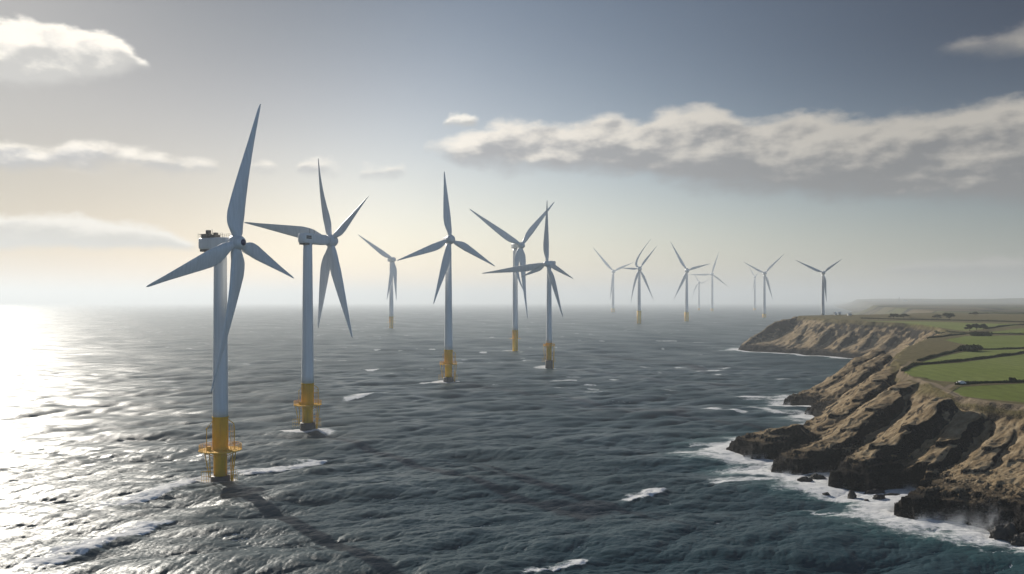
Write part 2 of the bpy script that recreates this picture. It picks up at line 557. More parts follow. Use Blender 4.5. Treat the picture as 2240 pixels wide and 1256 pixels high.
FIELDS_PX = [
    [(2076, 858), (2096, 846), (2240, 838), (2600, 828), (2600, 960), (2240, 881), (2150, 873), (2095, 866)],
    [(1974, 814), (2004, 799), (2100, 793), (2240, 774), (2600, 740), (2600, 826), (2240, 834), (2105, 838), (2040, 832), (1990, 823)],
    [(2008, 794), (2058, 780), (2110, 768), (2240, 764), (2600, 758), (2240, 772), (2100, 790)],
    [(2062, 744), (2110, 735), (2240, 734), (2600, 730), (2600, 757), (2240, 761), (2150, 765), (2100, 752)],
    [(1880, 701), (2000, 703), (2240, 709), (2600, 712), (2240, 711), (2160, 719), (2110, 724), (2000, 713)],
    [(2120, 729), (2240, 717), (2600, 716), (2600, 728), (2240, 730)],
]
FIELDS = [[tuple(p[:2]) for p in ground_line(f)] for f in FIELDS_PX]
PATH = [tuple(p[:2]) for p in ground_line([(2400, 925), (2240, 889), (2150, 878), (2098, 869), (2068, 852), (2040, 838), (1990, 827), (1968, 815), (1972, 806), (2000, 797)])]
TRACK = [tuple(p[:2]) for p in ground_line([(2068, 850), (2082, 842), (2096, 838)])]
TRAIL = [tuple(p[:2]) for p in ground_line([(1970, 806), (1985, 797), (1992, 790), (1960, 787), (1925, 786)])]

fx, fy = TX.ravel(), TY.ravel()
field = np.zeros(fx.shape)
fvar = np.zeros(fx.shape)
selp = (TZ.ravel() > 15) & (fy < 2200)
for i, f in enumerate(FIELDS):
    ins_ = inside(fx[selp], fy[selp], f)
    dd = poly_dist(fx[selp], fy[selp], f, True)
    v = np.where(ins_, sstep(dd, 0.0, 1.6 if i < 3 else 3.0), 0)
    field[selp] = np.maximum(field[selp], v)
    fvar[selp] = np.where(v > 0.3, (0.2, 0.55, 0.7, 0.5, 0.85, 0.4)[i], fvar[selp])
path = np.zeros(fx.shape)
wob = 0.5 * fbm(fx[selp] / 5, fy[selp] / 5, 2, 91)
path[selp] = np.maximum.reduce([sstep(poly_dist(fx[selp], fy[selp], PATH) + wob, 2.3, 0.9), sstep(poly_dist(fx[selp], fy[selp], TRACK) + wob, 1.8, 0.8),
                                0.7 * sstep(poly_dist(fx[selp], fy[selp], TRAIL) + wob, 1.5, 0.5)])
field = field.reshape(TX.shape); fvar = fvar.reshape(TX.shape); path = path.reshape(TX.shape)
TZ = TZ - 0.12 * path

nr, nc = TX.shape
idx = np.arange(nr * nc).reshape(nr, nc)
quads = np.stack([idx[:-1, :-1], idx[:-1, 1:], idx[1:, 1:], idx[1:, :-1]], -1).reshape(-1, 4)
zq = TZ.ravel()[quads].max(1)
quads = quads[zq > -2.5]
used = np.zeros(nr * nc, dtype=bool); used[quads.ravel()] = True
remap = np.cumsum(used) - 1
verts = np.stack([TX.ravel(), TY.ravel(), TZ.ravel()], 1)[used]
land_me = mesh_from_np("land", verts, remap[quads])
for nm, arr in (("field", field), ("field_tone", fvar), ("track", path), ("slope_zone", sstep(TDP, 0, 10))):
    add_attr(land_me, nm, arr.ravel()[used])

land_mat = bpy.data.materials.new("headland_ground")
land_mat.use_nodes = True
N = NT(land_mat.node_tree)
pb = N.n['Principled BSDF']
geo = N.node('ShaderNodeNewGeometry')
pos = geo.outputs['Position']
sp = N.node('ShaderNodeSeparateXYZ'); N.l.new(pos, sp.inputs[0])
sn = N.node('ShaderNodeSeparateXYZ'); N.l.new(geo.outputs['Normal'], sn.inputs[0])
big = N.noise(pos, 0.035, 5, 0.6)
mid = N.noise(pos, 0.22, 6, 0.65)
fine = N.noise(pos, 1.3, 5, 0.7)
streak = N.noise(N.xyz(N.m('MULTIPLY_ADD', sp.outputs[0], 0.5, N.m('MULTIPLY', sp.outputs[1], -0.86)), N.m('MULTIPLY', N.m('ADD', sp.outputs[0], sp.outputs[1]), 0.12), N.m('MULTIPLY', sp.outputs[2], 0.25)), 0.55, 5, 0.65)
dry = N.ramp(N.m('ADD', N.m('ADD', N.m('MULTIPLY', mid, 0.45), N.m('MULTIPLY', streak, 0.4)), N.m('MULTIPLY', N.noise(pos, 2.6, 4, 0.7), 0.28)), [(0.40, (0.085, 0.060, 0.033)), (0.54, (0.25, 0.182, 0.105)), (0.72, (0.44, 0.355, 0.235))])
olive = N.ramp(mid, [(0.3, (0.085, 0.075, 0.030)), (0.7, (0.18, 0.145, 0.070))])
rock = N.ramp(N.m('ADD', N.m('MULTIPLY', fine, 0.55), N.m('MULTIPLY', mid, 0.5)), [(0.40, (0.010, 0.009, 0.008)), (0.58, (0.036, 0.029, 0.023)), (0.78, (0.20, 0.165, 0.125))])  # bare rock; shade of the steep flanks is put into its dark tones
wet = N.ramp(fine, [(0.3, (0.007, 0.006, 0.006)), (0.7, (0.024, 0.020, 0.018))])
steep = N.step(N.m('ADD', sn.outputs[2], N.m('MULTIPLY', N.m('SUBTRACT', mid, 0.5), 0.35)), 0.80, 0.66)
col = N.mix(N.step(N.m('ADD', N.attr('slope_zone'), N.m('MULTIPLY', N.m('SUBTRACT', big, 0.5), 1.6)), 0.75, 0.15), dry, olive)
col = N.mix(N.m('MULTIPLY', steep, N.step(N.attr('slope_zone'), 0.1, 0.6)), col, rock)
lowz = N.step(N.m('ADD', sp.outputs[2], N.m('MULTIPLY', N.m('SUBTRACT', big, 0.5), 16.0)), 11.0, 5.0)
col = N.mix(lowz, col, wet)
green = N.ramp(N.m('ADD', N.m('MULTIPLY', N.attr('field_tone'), 0.55), N.m('MULTIPLY', N.noise(pos, 0.02, 4, 0.6), 0.5)), [(0.2, (0.115, 0.140, 0.022)), (0.5, (0.155, 0.190, 0.038)), (0.8, (0.200, 0.225, 0.070))])
wv = N.node('ShaderNodeTexWave', wave_type='BANDS', bands_direction='X')
wv.inputs['Scale'].default_value = 0.11; wv.inputs['Distortion'].default_value = 1.5; wv.inputs['Detail'].default_value = 2
N.l.new(N.v('MULTIPLY', pos, (0.35, 1.0, 0.0)), wv.inputs['Vector'])
gfine = N.m('MULTIPLY', N.step(fine, 0.2, 0.8, 0.80, 1.16), N.m('MULTIPLY_ADD', wv.outputs['Fac'], 0.12, 0.92))
gfine = N.m('MULTIPLY', gfine, N.step(mid, 0.3, 0.7, 0.86, 1.1))
gs = N.node('ShaderNodeVectorMath', operation='SCALE'); N.l.new(green, gs.inputs[0]); N.put(gs.inputs['Scale'], gfine)
col = N.mix(N.attr('field'), col, gs.outputs[0])
# patchwork of far pastures
vor = N.node('ShaderNodeTexVoronoi'); vor.inputs['Scale'].default_value = 0.0035
N.l.new(N.v('MULTIPLY', pos, (1.0, 0.55, 0.0)), vor.inputs['Vector'])
patch = N.ramp(vor.outputs['Color'], [(0.0, (0.070, 0.085, 0.025)), (0.4, (0.11, 0.105, 0.045)), (0.7, (0.13, 0.10, 0.06)), (1.0, (0.05, 0.05, 0.024))])
vor2 = N.node('ShaderNodeTexVoronoi', feature='DISTANCE_TO_EDGE'); vor2.inputs['Scale'].default_value = 0.0035
N.l.new(N.v('MULTIPLY', pos, (1.0, 0.55, 0.0)), vor2.inputs['Vector'])
patch = N.mix(N.step(N.m('ADD', vor2.outputs['Distance'], N.m('MULTIPLY', N.m('SUBTRACT', N.noise(pos, 0.01, 3), 0.5), 0.16)), 0.07, 0.02), patch, (0.020, 0.022, 0.012))
col = N.mix(N.step(sp.outputs[1], 1450.0, 1800.0), col, patch)
col = N.mix(N.attr('track'), col, (0.235, 0.185, 0.125))
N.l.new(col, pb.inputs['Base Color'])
pb.inputs['Roughness'].default_value = 0.9
pb.inputs['Specular IOR Level'].default_value = 0.12
bump = N.node('ShaderNodeBump'); bump.inputs['Strength'].default_value = 0.9; bump.inputs['Distance'].default_value = 0.7
crk = N.node('ShaderNodeTexVoronoi', feature='DISTANCE_TO_EDGE'); crk.inputs['Scale'].default_value = 0.55
N.l.new(N.v('ADD', N.v('MULTIPLY', pos, (1.0, 1.0, 2.2)), N.v('MULTIPLY', N.noise(pos, 0.7, 3, out=1), (1.6, 1.6, 1.6))), crk.inputs['Vector'])
crack = N.m('MULTIPLY', N.step(crk.outputs['Distance'], 0.0, 0.16), N.m('MAXIMUM', steep, lowz))
hgt = N.m('ADD', N.m('ADD', N.m('MULTIPLY', mid, 0.35), N.m('MULTIPLY', fine, 0.55)), N.m('ADD', N.m('MULTIPLY', streak, 0.5), N.m('MULTIPLY', crack, 0.7)))
hgt = N.m('MULTIPLY', hgt, N.step(N.attr('field'), 1.0, 0.0, 0.12, 1.0))
N.l.new(hgt, bump.inputs['Height'])
N.l.new(bump.outputs[0], pb.inputs['Normal'])
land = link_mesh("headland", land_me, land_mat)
tag(land, "brown grassy headland with dark rocky cliffs and green fields on top", "headland", kind="structure")


# ------------------------------------------------------------------ sea
def wave_tile(n, L, wind_dir, lo, hi, peak, rms, seed, spread=2.0):
    """band of a random sea on an n x n tile of L metres: height and sideways pull"""
    rng = np.random.default_rng(seed)
    k1 = 2 * np.pi * np.fft.fftfreq(n, L / n)
    KX, KY = np.meshgrid(k1, k1)
    K = np.hypot(KX, KY); K[0, 0] = 1
    lam = 2 * np.pi / K
    cosd = (KX * wind_dir[0] + KY * wind_dir[1]) / K
    E = np.exp(-0.65 * (lam / peak) ** 2) * K ** -3.6 * np.abs(cosd) ** spread
    E *= (lam >= lo) & (lam < hi)
    E[0, 0] = 0
    H = (rng.normal(size=(n, n)) + 1j * rng.normal(size=(n, n))) * np.sqrt(E)
    h = np.fft.ifft2(H).real
    s = rms / h.std()
    dx = np.fft.ifft2(-1j * KX / K * H).real * s
    dy = np.fft.ifft2(-1j * KY / K * H).real * s
    return h * s, dx, dy


def tile_sample(T, x, y, L):
    n = T.shape[0]
    u = (x / L * n) % n; v = (y / L * n) % n
    i = np.floor(u).astype(np.int32) % n; j = np.floor(v).astype(np.int32) % n
    fu = u - np.floor(u); fv = v - np.floor(v)
    i2 = (i + 1) % n; j2 = (j + 1) % n
    return (T[j, i] * (1 - fu) + T[j, i2] * fu) * (1 - fv) + (T[j2, i] * (1 - fu) + T[j2, i2] * fu) * fv


WD = np.array((0.42, -0.91)); WD = WD / np.hypot(*WD)
BANDS = [  # n, tile size, band, peak, height, chop, pull
    (512, 1531.0, 26.0, 400.0, 60.0, 0.72, 101, 5.0, 1.3),
    (512, 613.0, 8.0, 26.0, 40.0, 0.30, 102, 4.0, 1.5),
    (1024, 311.0, 2.0, 8.0, 40.0, 0.10, 103, 2.5, 1.3),
    (1024, 127.0, 0.7, 2.0, 40.0, 0.034, 104, 1.4, 0.9),
]
az_core = np.arange(-38.0, 38.001, 0.062)
az_s = np.radians(np.concatenate([np.arange(-180, -38, 2.0), az_core, np.arange(40, 180.1, 2.0)]))
inv = np.linspace(1 / 150.0, 1 / 59000.0, 1250)
d_s = np.concatenate([[1.0, 30, 60, 90, 115, 135], 1 / inv, [90000.0]])
SA, SD = np.meshgrid(az_s, d_s)
SX, SY = np.sin(SA) * SD, np.cos(SA) * SD
# the picture plane needs even columns across, so distances are measured along the view inside the sector
core = np.abs(SA) <= math.radians(38.0)
scale_d = np.where(core, 1 / np.cos(np.where(core, SA, 0)), 1 / math.cos(math.radians(38.0)))
SX *= scale_d; SY *= scale_d
dD = np.gradient(d_s)
SPX = np.broadcast_to(dD[:, None], SX.shape)
hz = np.zeros_like(SX); hx = np.zeros_like(SX); hy = np.zeros_like(SX)
jac = np.zeros_like(SX)
cmask = core & (SD > 100)
cx_, cy_, csp = SX[cmask], SY[cmask], SPX[cmask]
for (n, L, lo, hi, peak, rms, seed, spread, pull) in BANDS:
    h, dx, dy = wave_tile(n, L, WD, lo, hi, peak, rms, seed, spread)
    jx = np.gradient(dx, L / n, axis=1); jy = np.gradient(dy, L / n, axis=0)
    fade = sstep(csp, max(lo * 0.9, 1.2), max(lo * 0.35, 0.45))
    rot = 0.13 * (seed - 102)
    c, s = math.cos(rot), math.sin(rot)
    ux, uy = cx_ * c + cy_ * s, -cx_ * s + cy_ * c
    hh = tile_sample(h, ux, uy, L) * fade
    ax = tile_sample(dx, ux, uy, L) * fade * pull; ay = tile_sample(dy, ux, uy, L) * fade * pull
    hz[cmask] += hh
    hx[cmask] += ax * c - ay * s
    hy[cmask] += ax * s + ay * c
    if lo < 20:
        jac[cmask] += tile_sample(jx + jy, ux, uy, L) * fade * pull

# hand-placed breakers: (crest line in photo pixels, height, width)
BREAKERS = [
    ([(452, 1046), (420, 1062), (380, 1080), (300, 1098), (215, 1116)], 1.0, 3.2),
    ([(540, 1034), (620, 1026), (690, 1013), (720, 1004)], 0.9, 3.5),
    ([(330, 1160), (250, 1185), (150, 1225), (90, 1250)], 0.9, 3.0),
    ([(1405, 1090), (1435, 1082), (1462, 1072)], 1.1, 2.2),
    ([(1170, 1250), (1205, 1240)], 0.8, 1.6),
    ([(1235, 1236), (1290, 1222)], 0.7, 1.6),
    ([(985, 838), (940, 842), (925, 843)], 0.8, 4.0),
    ([(1195, 803), (1176, 804)], 0.8, 4.0),
    ([(690, 945), (655, 940), (645, 946)], 0.4, 3.0),
    ([(1560, 898), (1640, 905)], 0.5, 3.0),
    ([(1118, 768), (1100, 770)], 0.6, 4.0),
    ([(780, 870), (850, 858)], 0.5, 3.0),
]
foam = np.zeros_like(SX)
shallow = np.zeros_like(SX)
bx, by = SX[cmask], SY[cmask]
fm = np.zeros(bx.shape)
fhz = np.zeros(bx.shape)
warp = 3.4 * fbm(bx / 14, by / 14, 4, 201, 0.6)
lace = np.clip(0.95 + 0.7 * fbm(bx / 9, by / 5, 3, 203), 0.3, 1.4)
for pts, ht, wd in BREAKERS:
    P = [at(*p) for p in pts]
    x0 = min(p[0] for p in P) - 60; x1 = max(p[0] for p in P) + 60
    y0 = min(p[1] for p in P) - 60; y1 = max(p[1] for p in P) + 60
    sel = (bx > x0) & (bx < x1) & (by > y0) & (by < y1)
    xs, ys = bx[sel], by[sel] + warp[sel] * 0.5
    d = np.full(xs.shape, 1e9); side = np.zeros(xs.shape); endf = np.ones(xs.shape)
    for i in range(len(P) - 1):
        dd, tt = seg_dist(xs, ys, P[i], P[i + 1])
        ddx, ddy = P[i + 1][0] - P[i][0], P[i + 1][1] - P[i][1]
        s_ = ((xs - P[i][0]) * ddy - (ys - P[i][1]) * ddx) / math.hypot(ddx, ddy)
        if ddx > 0:
            s_ = -s_
        # s_ > 0 on the far side of the crest
        b = dd < d
        d = np.where(b, dd, d); side = np.where(b, -s_ if False else s_, side)
        e_ = np.ones(xs.shape)
        if i == len(P) - 2:
            e_ = np.where(tt > 0.6, 1 - (tt - 0.6) / 0.4 * 0.9, e_)
        endf = np.where(b, e_, endf)
    far_side = side > 0
    g = np.exp(-(d / np.where(far_side, wd * 2.4, wd * 1.0)) ** 2) * endf
    fhz[sel] = np.maximum(fhz[sel], g * ht * lace[sel])
    ff = np.exp(-(d / np.where(far_side, wd * 3.2, wd * 0.6)) ** 2) * endf
    fm[sel] = np.maximum(fm[sel], ff * 1.5 * lace[sel])
# foam round the turbine feet, on a disc a little wider than the pile, drawn out to the left
FEET = [((482, 1055), 5.0), ((673, 943), 5.0), ((980, 836), 5.5), ((1127, 767), 7.0), ((1201, 805), 6.0), ((855, 718), 9.0)]
for (px, py), r in FEET:
    X0, Y0 = at(px, py)
    ex = np.where(bx < X0, (bx - X0) / 2.4, (bx - X0) / 1.1)
    d = np.hypot(ex, by - Y0)
    fm = np.maximum(fm, 1.15 * np.exp(-((np.maximum(d - r * 0.75, 0)) / (r * 0.55)) ** 2))
# shore
shore_sel = (bx > 60) & (by < 2200) & (by > 150) & (bx / by > 0.18)
xs, ys = bx[shore_sel], by[shore_sel]
wx_ = xs + 3 * fbm(xs / 18, ys / 18, 3, 211); wy_ = ys + 3 * fbm(xs / 18 + 9, ys / 18, 3, 213)
dco = poly_dist(wx_, wy_, COAST, True)
patchy = fbm(xs / 34, ys / 22, 3, 221)
streaky = fbm((xs + 0.3 * ys) / 30, (ys - 0.3 * xs) / 6, 4, 223)
reach = np.where(ys < 470, 19.0, 14.0) * (1 + 0.9 * patchy) + np.where(ys > 900, 2.5, 0)
sf = np.exp(-(dco / np.maximum(reach, 2.0)) ** 2) * 1.1
sheet = sstep(dco, 34, 6) * np.clip(0.52 + 0.6 * patchy + 0.55 * streaky, 0, 1) * np.where(ys < 520, 0.95, 0.45)
extra = np.zeros(xs.shape)
for pts, wd, amt in [
    ([(1500, 990), (1560, 996), (1650, 1012), (1700, 1028)], 9.0, 1.0),
    ([(1520, 970), (1580, 968), (1640, 962)], 6.0, 0.75),
    ([(1580, 1052), (1660, 1050), (1720, 1052), (1790, 1062)], 7.5, 1.0),
    ([(1640, 872), (1690, 872), (1730, 868)], 13.0, 1.0),
    ([(1640, 888), (1700, 902), (1780, 910)], 7.0, 0.9),
    ([(1770, 1072), (1850, 1088), (1930, 1100), (1990, 1120), (2040, 1146)], 5.0, 0.95),
    ([(1950, 1120), (2020, 1148), (2120, 1166), (2240, 1190), (2330, 1205)], 5.5, 1.0),
    ([(1760, 1112), (1800, 1122), (1850, 1126)], 2.2, 0.8),
    ([(2085, 1188), (2120, 1196), (2160, 1206)], 1.6, 0.75),
    ([(1575, 766), (1640, 768), (1700, 774), (1800, 780), (1880, 786)], 7.0, 0.85),
]:
    P = [at(*p) for p in pts]
    d = poly_dist(xs + 2.5 * streaky, ys + 4 * streaky, P)
    extra = np.maximum(extra, amt * np.exp(-(d / wd) ** 2) * (0.86 + 0.4 * streaky))
fm[shore_sel] = np.maximum.reduce([fm[shore_sel], sf, sheet, extra])
shal = sstep(dco, 46, 8) * np.where(ys < 480, 1.0, 0.4)
shallow_c = np.zeros(bx.shape); shallow_c[shore_sel] = np.clip(shal * (0.55 + 0.9 * patchy), 0, 1)
calm = np.ones(bx.shape); calm[shore_sel] = 1 - 0.5 * sstep(dco, 40, 6)
# white horses where the chop folds over
cap = sstep(-jac[cmask] * 1.0, 0.40, 0.75) * sstep(fbm(bx / 90, by / 60, 3, 231), -0.3, 0.4)
fm = np.maximum(fm, cap * 0.9)
# far off only the brightest breaking crests still read
farcap = sstep(perlin(bx / 26, by / 16, 241) * (0.7 + 0.6 * perlin(bx / 120, by / 120, 243)), 0.42, 0.62) * sstep(by, 420, 800) * sstep(by, 5200, 2500)
fm = np.maximum(fm, farcap * 0.85)
hz[cmask] = hz[cmask] * calm + fhz
foam[cmask] = np.clip(fm, 0, 0.92)
shallow[cmask] = shallow_c
SXd, SYd, SZd = SX + hx, SY + hy, hz
nr, nc = SX.shape
idx = np.arange(nr * nc).reshape(nr, nc)
quads = np.stack([idx[:-1, :-1], idx[:-1, 1:], idx[1:, 1:], idx[1:, :-1]], -1).reshape(-1, 4)
sea_me = mesh_from_np("sea", np.stack([SXd.ravel(), SYd.ravel(), SZd.ravel()], 1), quads[:, ::-1].copy())
add_attr(sea_me, "foam", foam)
add_attr(sea_me, "shallow", shallow)

sea_mat = bpy.data.materials.new("sea_water")
sea_mat.use_nodes = True
N = NT(sea_mat.node_tree)
pb = N.n['Principled BSDF']
geo = N.node('ShaderNodeNewGeometry'); pos = geo.outputs['Position']
sp = N.node('ShaderNodeSeparateXYZ'); N.l.new(pos, sp.inputs[0])
fo = N.attr('foam')
flat = N.v('MULTIPLY', pos, (1.0, 1.0, 0.2))
f1 = N.noise(N.v('MULTIPLY', flat, (0.75, 1.25, 1.0)), 0.45, 6, 0.7, dist=0.6)
f2 = N.noise(flat, 2.2, 4, 0.65)
fn = N.m('ADD', N.m('MULTIPLY', f1, 0.7), N.m('MULTIPLY', f2, 0.3))
fmask = N.step(N.m('ADD', fo, N.m('MULTIPLY', N.m('SUBTRACT', fn, 0.5), 2.1)), 0.42, 0.92)
fmask = N.m('MULTIPLY', fmask, N.step(fo, 0.03, 0.25))
deep = N.mix(N.noise(flat, 0.012, 3, 0.5), (0.014, 0.041, 0.053), (0.024, 0.060, 0.074))
wcol = N.mix(N.m('MULTIPLY', N.attr('shallow'), 0.75), deep, (0.035, 0.13, 0.125))
wcol = N.mix(N.step(fo, 0.25, 0.9, 0.0, 0.35), wcol, (0.10, 0.20, 0.20))
col = N.mix(fmask, wcol, (0.80, 0.80, 0.80))
N.l.new(col, pb.inputs['Base Color'])
gust = N.noise(N.xyz(N.m('MULTIPLY', N.m('ADD', N.m('MULTIPLY', sp.outputs[0], 0.91), N.m('MULTIPLY', sp.outputs[1], 0.42)), 0.9), N.m('MULTIPLY', N.m('ADD', N.m('MULTIPLY', sp.outputs[0], -0.42), N.m('MULTIPLY', sp.outputs[1], 0.91)), 0.35), 0.0), 0.014, 4, 0.6)
N.l.new(N.m('MAXIMUM', N.step(fmask, 0.0, 1.0, 0.0, 0.85, smooth=False), N.step(gust, 0.3, 0.7, 0.30, 0.45)), pb.inputs['Roughness'])
pb.inputs['IOR'].default_value = 1.333
pb.inputs['Specular IOR Level'].default_value = 0.34
# ripples drawn out along the crests, across the wind
sx_ = N.m('ADD', N.m('MULTIPLY', sp.outputs[0], 0.91), N.m('MULTIPLY', sp.outputs[1], 0.42))
sy_ = N.m('ADD', N.m('MULTIPLY', sp.outputs[0], -0.42), N.m('MULTIPLY', sp.outputs[1], 0.91))
rip = N.xyz(N.m('MULTIPLY', sx_, 0.30), sy_, 0.0)
b1 = N.noise(rip, 1.25, 5, 0.66, dist=0.25)
b3 = N.noise(rip, 4.5, 3, 0.6)
b2 = N.noise(rip, 0.16, 6, 0.66, dist=0.3)
bump = N.node('ShaderNodeBump'); bump.inputs['Strength'].default_value = 1.0; bump.inputs['Distance'].default_value = 1.0
far_w = N.step(sp.outputs[1], 330.0, 1500.0)
hgt = N.m('ADD', N.m('MULTIPLY', N.m('ADD', N.m('MULTIPLY', b1, 0.15), N.m('MULTIPLY', b3, 0.11)), N.step(gust, 0.32, 0.66, 0.45, 1.25)), N.m('MULTIPLY', b2, N.m('MULTIPLY', far_w, 0.8)))
N.l.new(hgt, bump.inputs['Height'])
N.l.new(bump.outputs[0], pb.inputs['Normal'])
sea = link_mesh("sea", sea_me, sea_mat)
tag(sea, "choppy grey green sea with white foam reaching the horizon", "sea", kind="structure")


# ------------------------------------------------------------------ wind turbines
white_paint, N, b = material("white_turbine_paint", (0.78, 0.79, 0.80), 0.38)
tcn = N.node('ShaderNodeNewGeometry')
st_ = N.noise(N.v('MULTIPLY', tcn.outputs['Position'], (1.4, 1.4, 0.06)), 0.8, 5, 0.6)
N.l.new(N.mix(N.step(st_, 0.35, 0.75), (0.80, 0.81, 0.82), (0.68, 0.69, 0.69)), b.inputs['Base Color'])
yellow_paint, N, b = material("yellow_marine_paint", (0.72, 0.36, 0.012), 0.6, spec=0.15)
tcn = N.node('ShaderNodeNewGeometry')
st_ = N.noise(N.v('MULTIPLY', tcn.outputs['Position'], (1.1, 1.1, 0.12)), 0.9, 6, 0.65)
N.l.new(N.mix(N.step(st_, 0.42, 0.72), (0.95, 0.54, 0.002), (0.78, 0.40, 0.004)), b.inputs['Base Color'])
yellow_steel, N, b = material("yellow_steelwork", (0.85, 0.48, 0.03), 0.6, spec=0.15)
dark_steel, N, b = material("dark_wet_steel", (0.028, 0.026, 0.026), 0.55)
tcn = N.node('ShaderNodeNewGeometry')
st_ = N.noise(N.v('MULTIPLY', tcn.outputs['Position'], (1, 1, 0.3)), 1.2, 6, 0.7)
N.l.new(N.mix(st_, (0.012, 0.011, 0.011), (0.06, 0.052, 0.045)), b.inputs['Base Color'])
grey_kit, N, b = material("grey_machinery", (0.16, 0.14, 0.12), 0.6)
grille_mat, N, b = material("dark_grille", (0.05, 0.06, 0.075), 0.6)
navy_cap, N, b = material("navy_nose_cap", (0.015, 0.02, 0.09), 0.4)


def ring(bm, c, r, n, ax=None, ay=None):
    ax = ax or Vector((1, 0, 0)); ay = ay or Vector((0, 1, 0))
    return [bm.verts.new(c + ax * (r * math.cos(2 * math.pi * i / n)) + ay * (r * math.sin(2 * math.pi * i / n))) for i in range(n)]


def bridge(bm, a, b):
    n = len(a)
    for i in range(n):
        bm.faces.new((a[i], a[(i + 1) % n], b[(i + 1) % n], b[i]))


def lathe(profile, n=40, cap=True, axis=None, origin=Vector((0, 0, 0))):
    """profile: list of (radius, height) turned about z, or about axis"""
    bm = bmesh.new()
    prev = None
    q = Vector((0, 0, 1)).rotation_difference(axis) if axis is not None else Quaternion()
    ax, ay, az = q @ Vector((1, 0, 0)), q @ Vector((0, 1, 0)), q @ Vector((0, 0, 1))
    for r, h in profile:
        rg = ring(bm, origin + az * h, max(r, 1e-3), n, ax, ay)
        if prev:
            bridge(bm, prev, rg)
        elif cap:
            bm.faces.new(rg)
        prev = rg
    if cap:
        bm.faces.new(prev)
    return bm


def tube(bm, p, q, r, n=6):
    p, q = Vector(p), Vector(q)
    d = (q - p)
    if d.length < 1e-6:
        return
    d.normalize()
    up = Vector((0, 0, 1)) if abs(d.z) < 0.9 else Vector((1, 0, 0))
    ax = d.cross(up).normalized(); ay = d.cross(ax).normalized()
    a = ring(bm, p, r, n, ax, ay); b = ring(bm, q, r, n, ax, ay)
    bridge(bm, a, b)
    bm.faces.new(a); bm.faces.new(b)


def box(bm, c, sx, sy, sz, X=Vector((1, 0, 0)), Y=Vector((0, 1, 0)), Z=Vector((0, 0, 1)), bev=0.0):
    c = Vector(c)
    vs = [bm.verts.new(c + X * (sx / 2 * i) + Y * (sy / 2 * j) + Z * (sz / 2 * k)) for i in (-1, 1) for j in (-1, 1) for k in (-1, 1)]
    fs = []
    for q in ((0, 1, 3, 2), (4, 6, 7, 5), (0, 4, 5, 1), (2, 3, 7, 6), (0, 2, 6, 4), (1, 5, 7, 3)):
        fs.append(bm.faces.new([vs[i] for i in q]))
    if bev:
        es = list({e for f in fs for e in f.edges})
        bmesh.ops.bevel(bm, geom=es, offset=bev, segments=3, affect='EDGES', profile=0.6)


def blade_mesh(root, tip, mids, axis, rr, chord, pitch, sgn):
    """a tapered, twisted blade from root to tip (mids bends the line), all points near the rotor plane"""
    bm = bmesh.new()
    L = (tip - root).length
    ctrl = [root] + mids + [tip]
    def pt(s):
        if len(ctrl) == 2:
            return ctrl[0].lerp(ctrl[1], s)
        # quadratic through the middle point
        p0, pm, p2 = ctrl
        c = pm * 2 - (p0 + p2) * 0.5
        return p0 * ((1 - s) ** 2) + c * (2 * s * (1 - s)) + p2 * (s * s)
    S_ = [0, .02, .05, .08, .115, .15, .19, .24, .3, .37, .45, .54, .63, .72, .8, .87, .93, .97, .99, 1.0]
    ck_s = [0, .05, .10, .16, .22, .30, .45, .6, .8, .92, .975, 1.0]
    ck_c = [.46, .50, .70, .90, .99, 1.0, .82, .62, .34, .20, .13, .05]
    th_s = [0, .06, .15, .25, .45, 1.0]
    th_t = [1.0, .92, .48, .30, .22, .16]
    n = 20
    prev = None
    for s in S_:
        p = pt(s)
        t = (pt(min(1, s + .01)) - pt(max(0, s - .01))).normalized()
        perp = axis.cross(t).normalized() * sgn
        c = chord * float(np.interp(s, ck_s, ck_c))
        th = c * float(np.interp(s, th_s, th_t))
        if s < .05:
            th = c
        a = math.radians(pitch + 16 * (1 - s) ** 2 - 4)
        w = sstep(np.float64(s), 0.03, 0.2)
        cd = (perp * math.cos(a) + axis * math.sin(a)).normalized()
        nd = t.cross(cd).normalized()
        rg = []
        for i in range(n):
            u = 2 * math.pi * i / n
            cu, su = math.cos(u), math.sin(u)
            # round root becomes an airfoil: blunt leading edge, sharp trailing edge, pitched about 1/3 chord
            x = 0.5 * cu + float(w) * 0.17
            y = 0.5 * su * (1 - float(w) * 0.62 * (0.5 + 0.5 * cu))
            rg.append(bm.verts.new(p + cd * (c * x) + nd * (th * y)))
        if prev:
            bridge(bm, prev, rg)
        else:
            bm.faces.new(rg)
        prev = rg
    bm.faces.new(prev)
    return bm


def to_local(o):
    return o


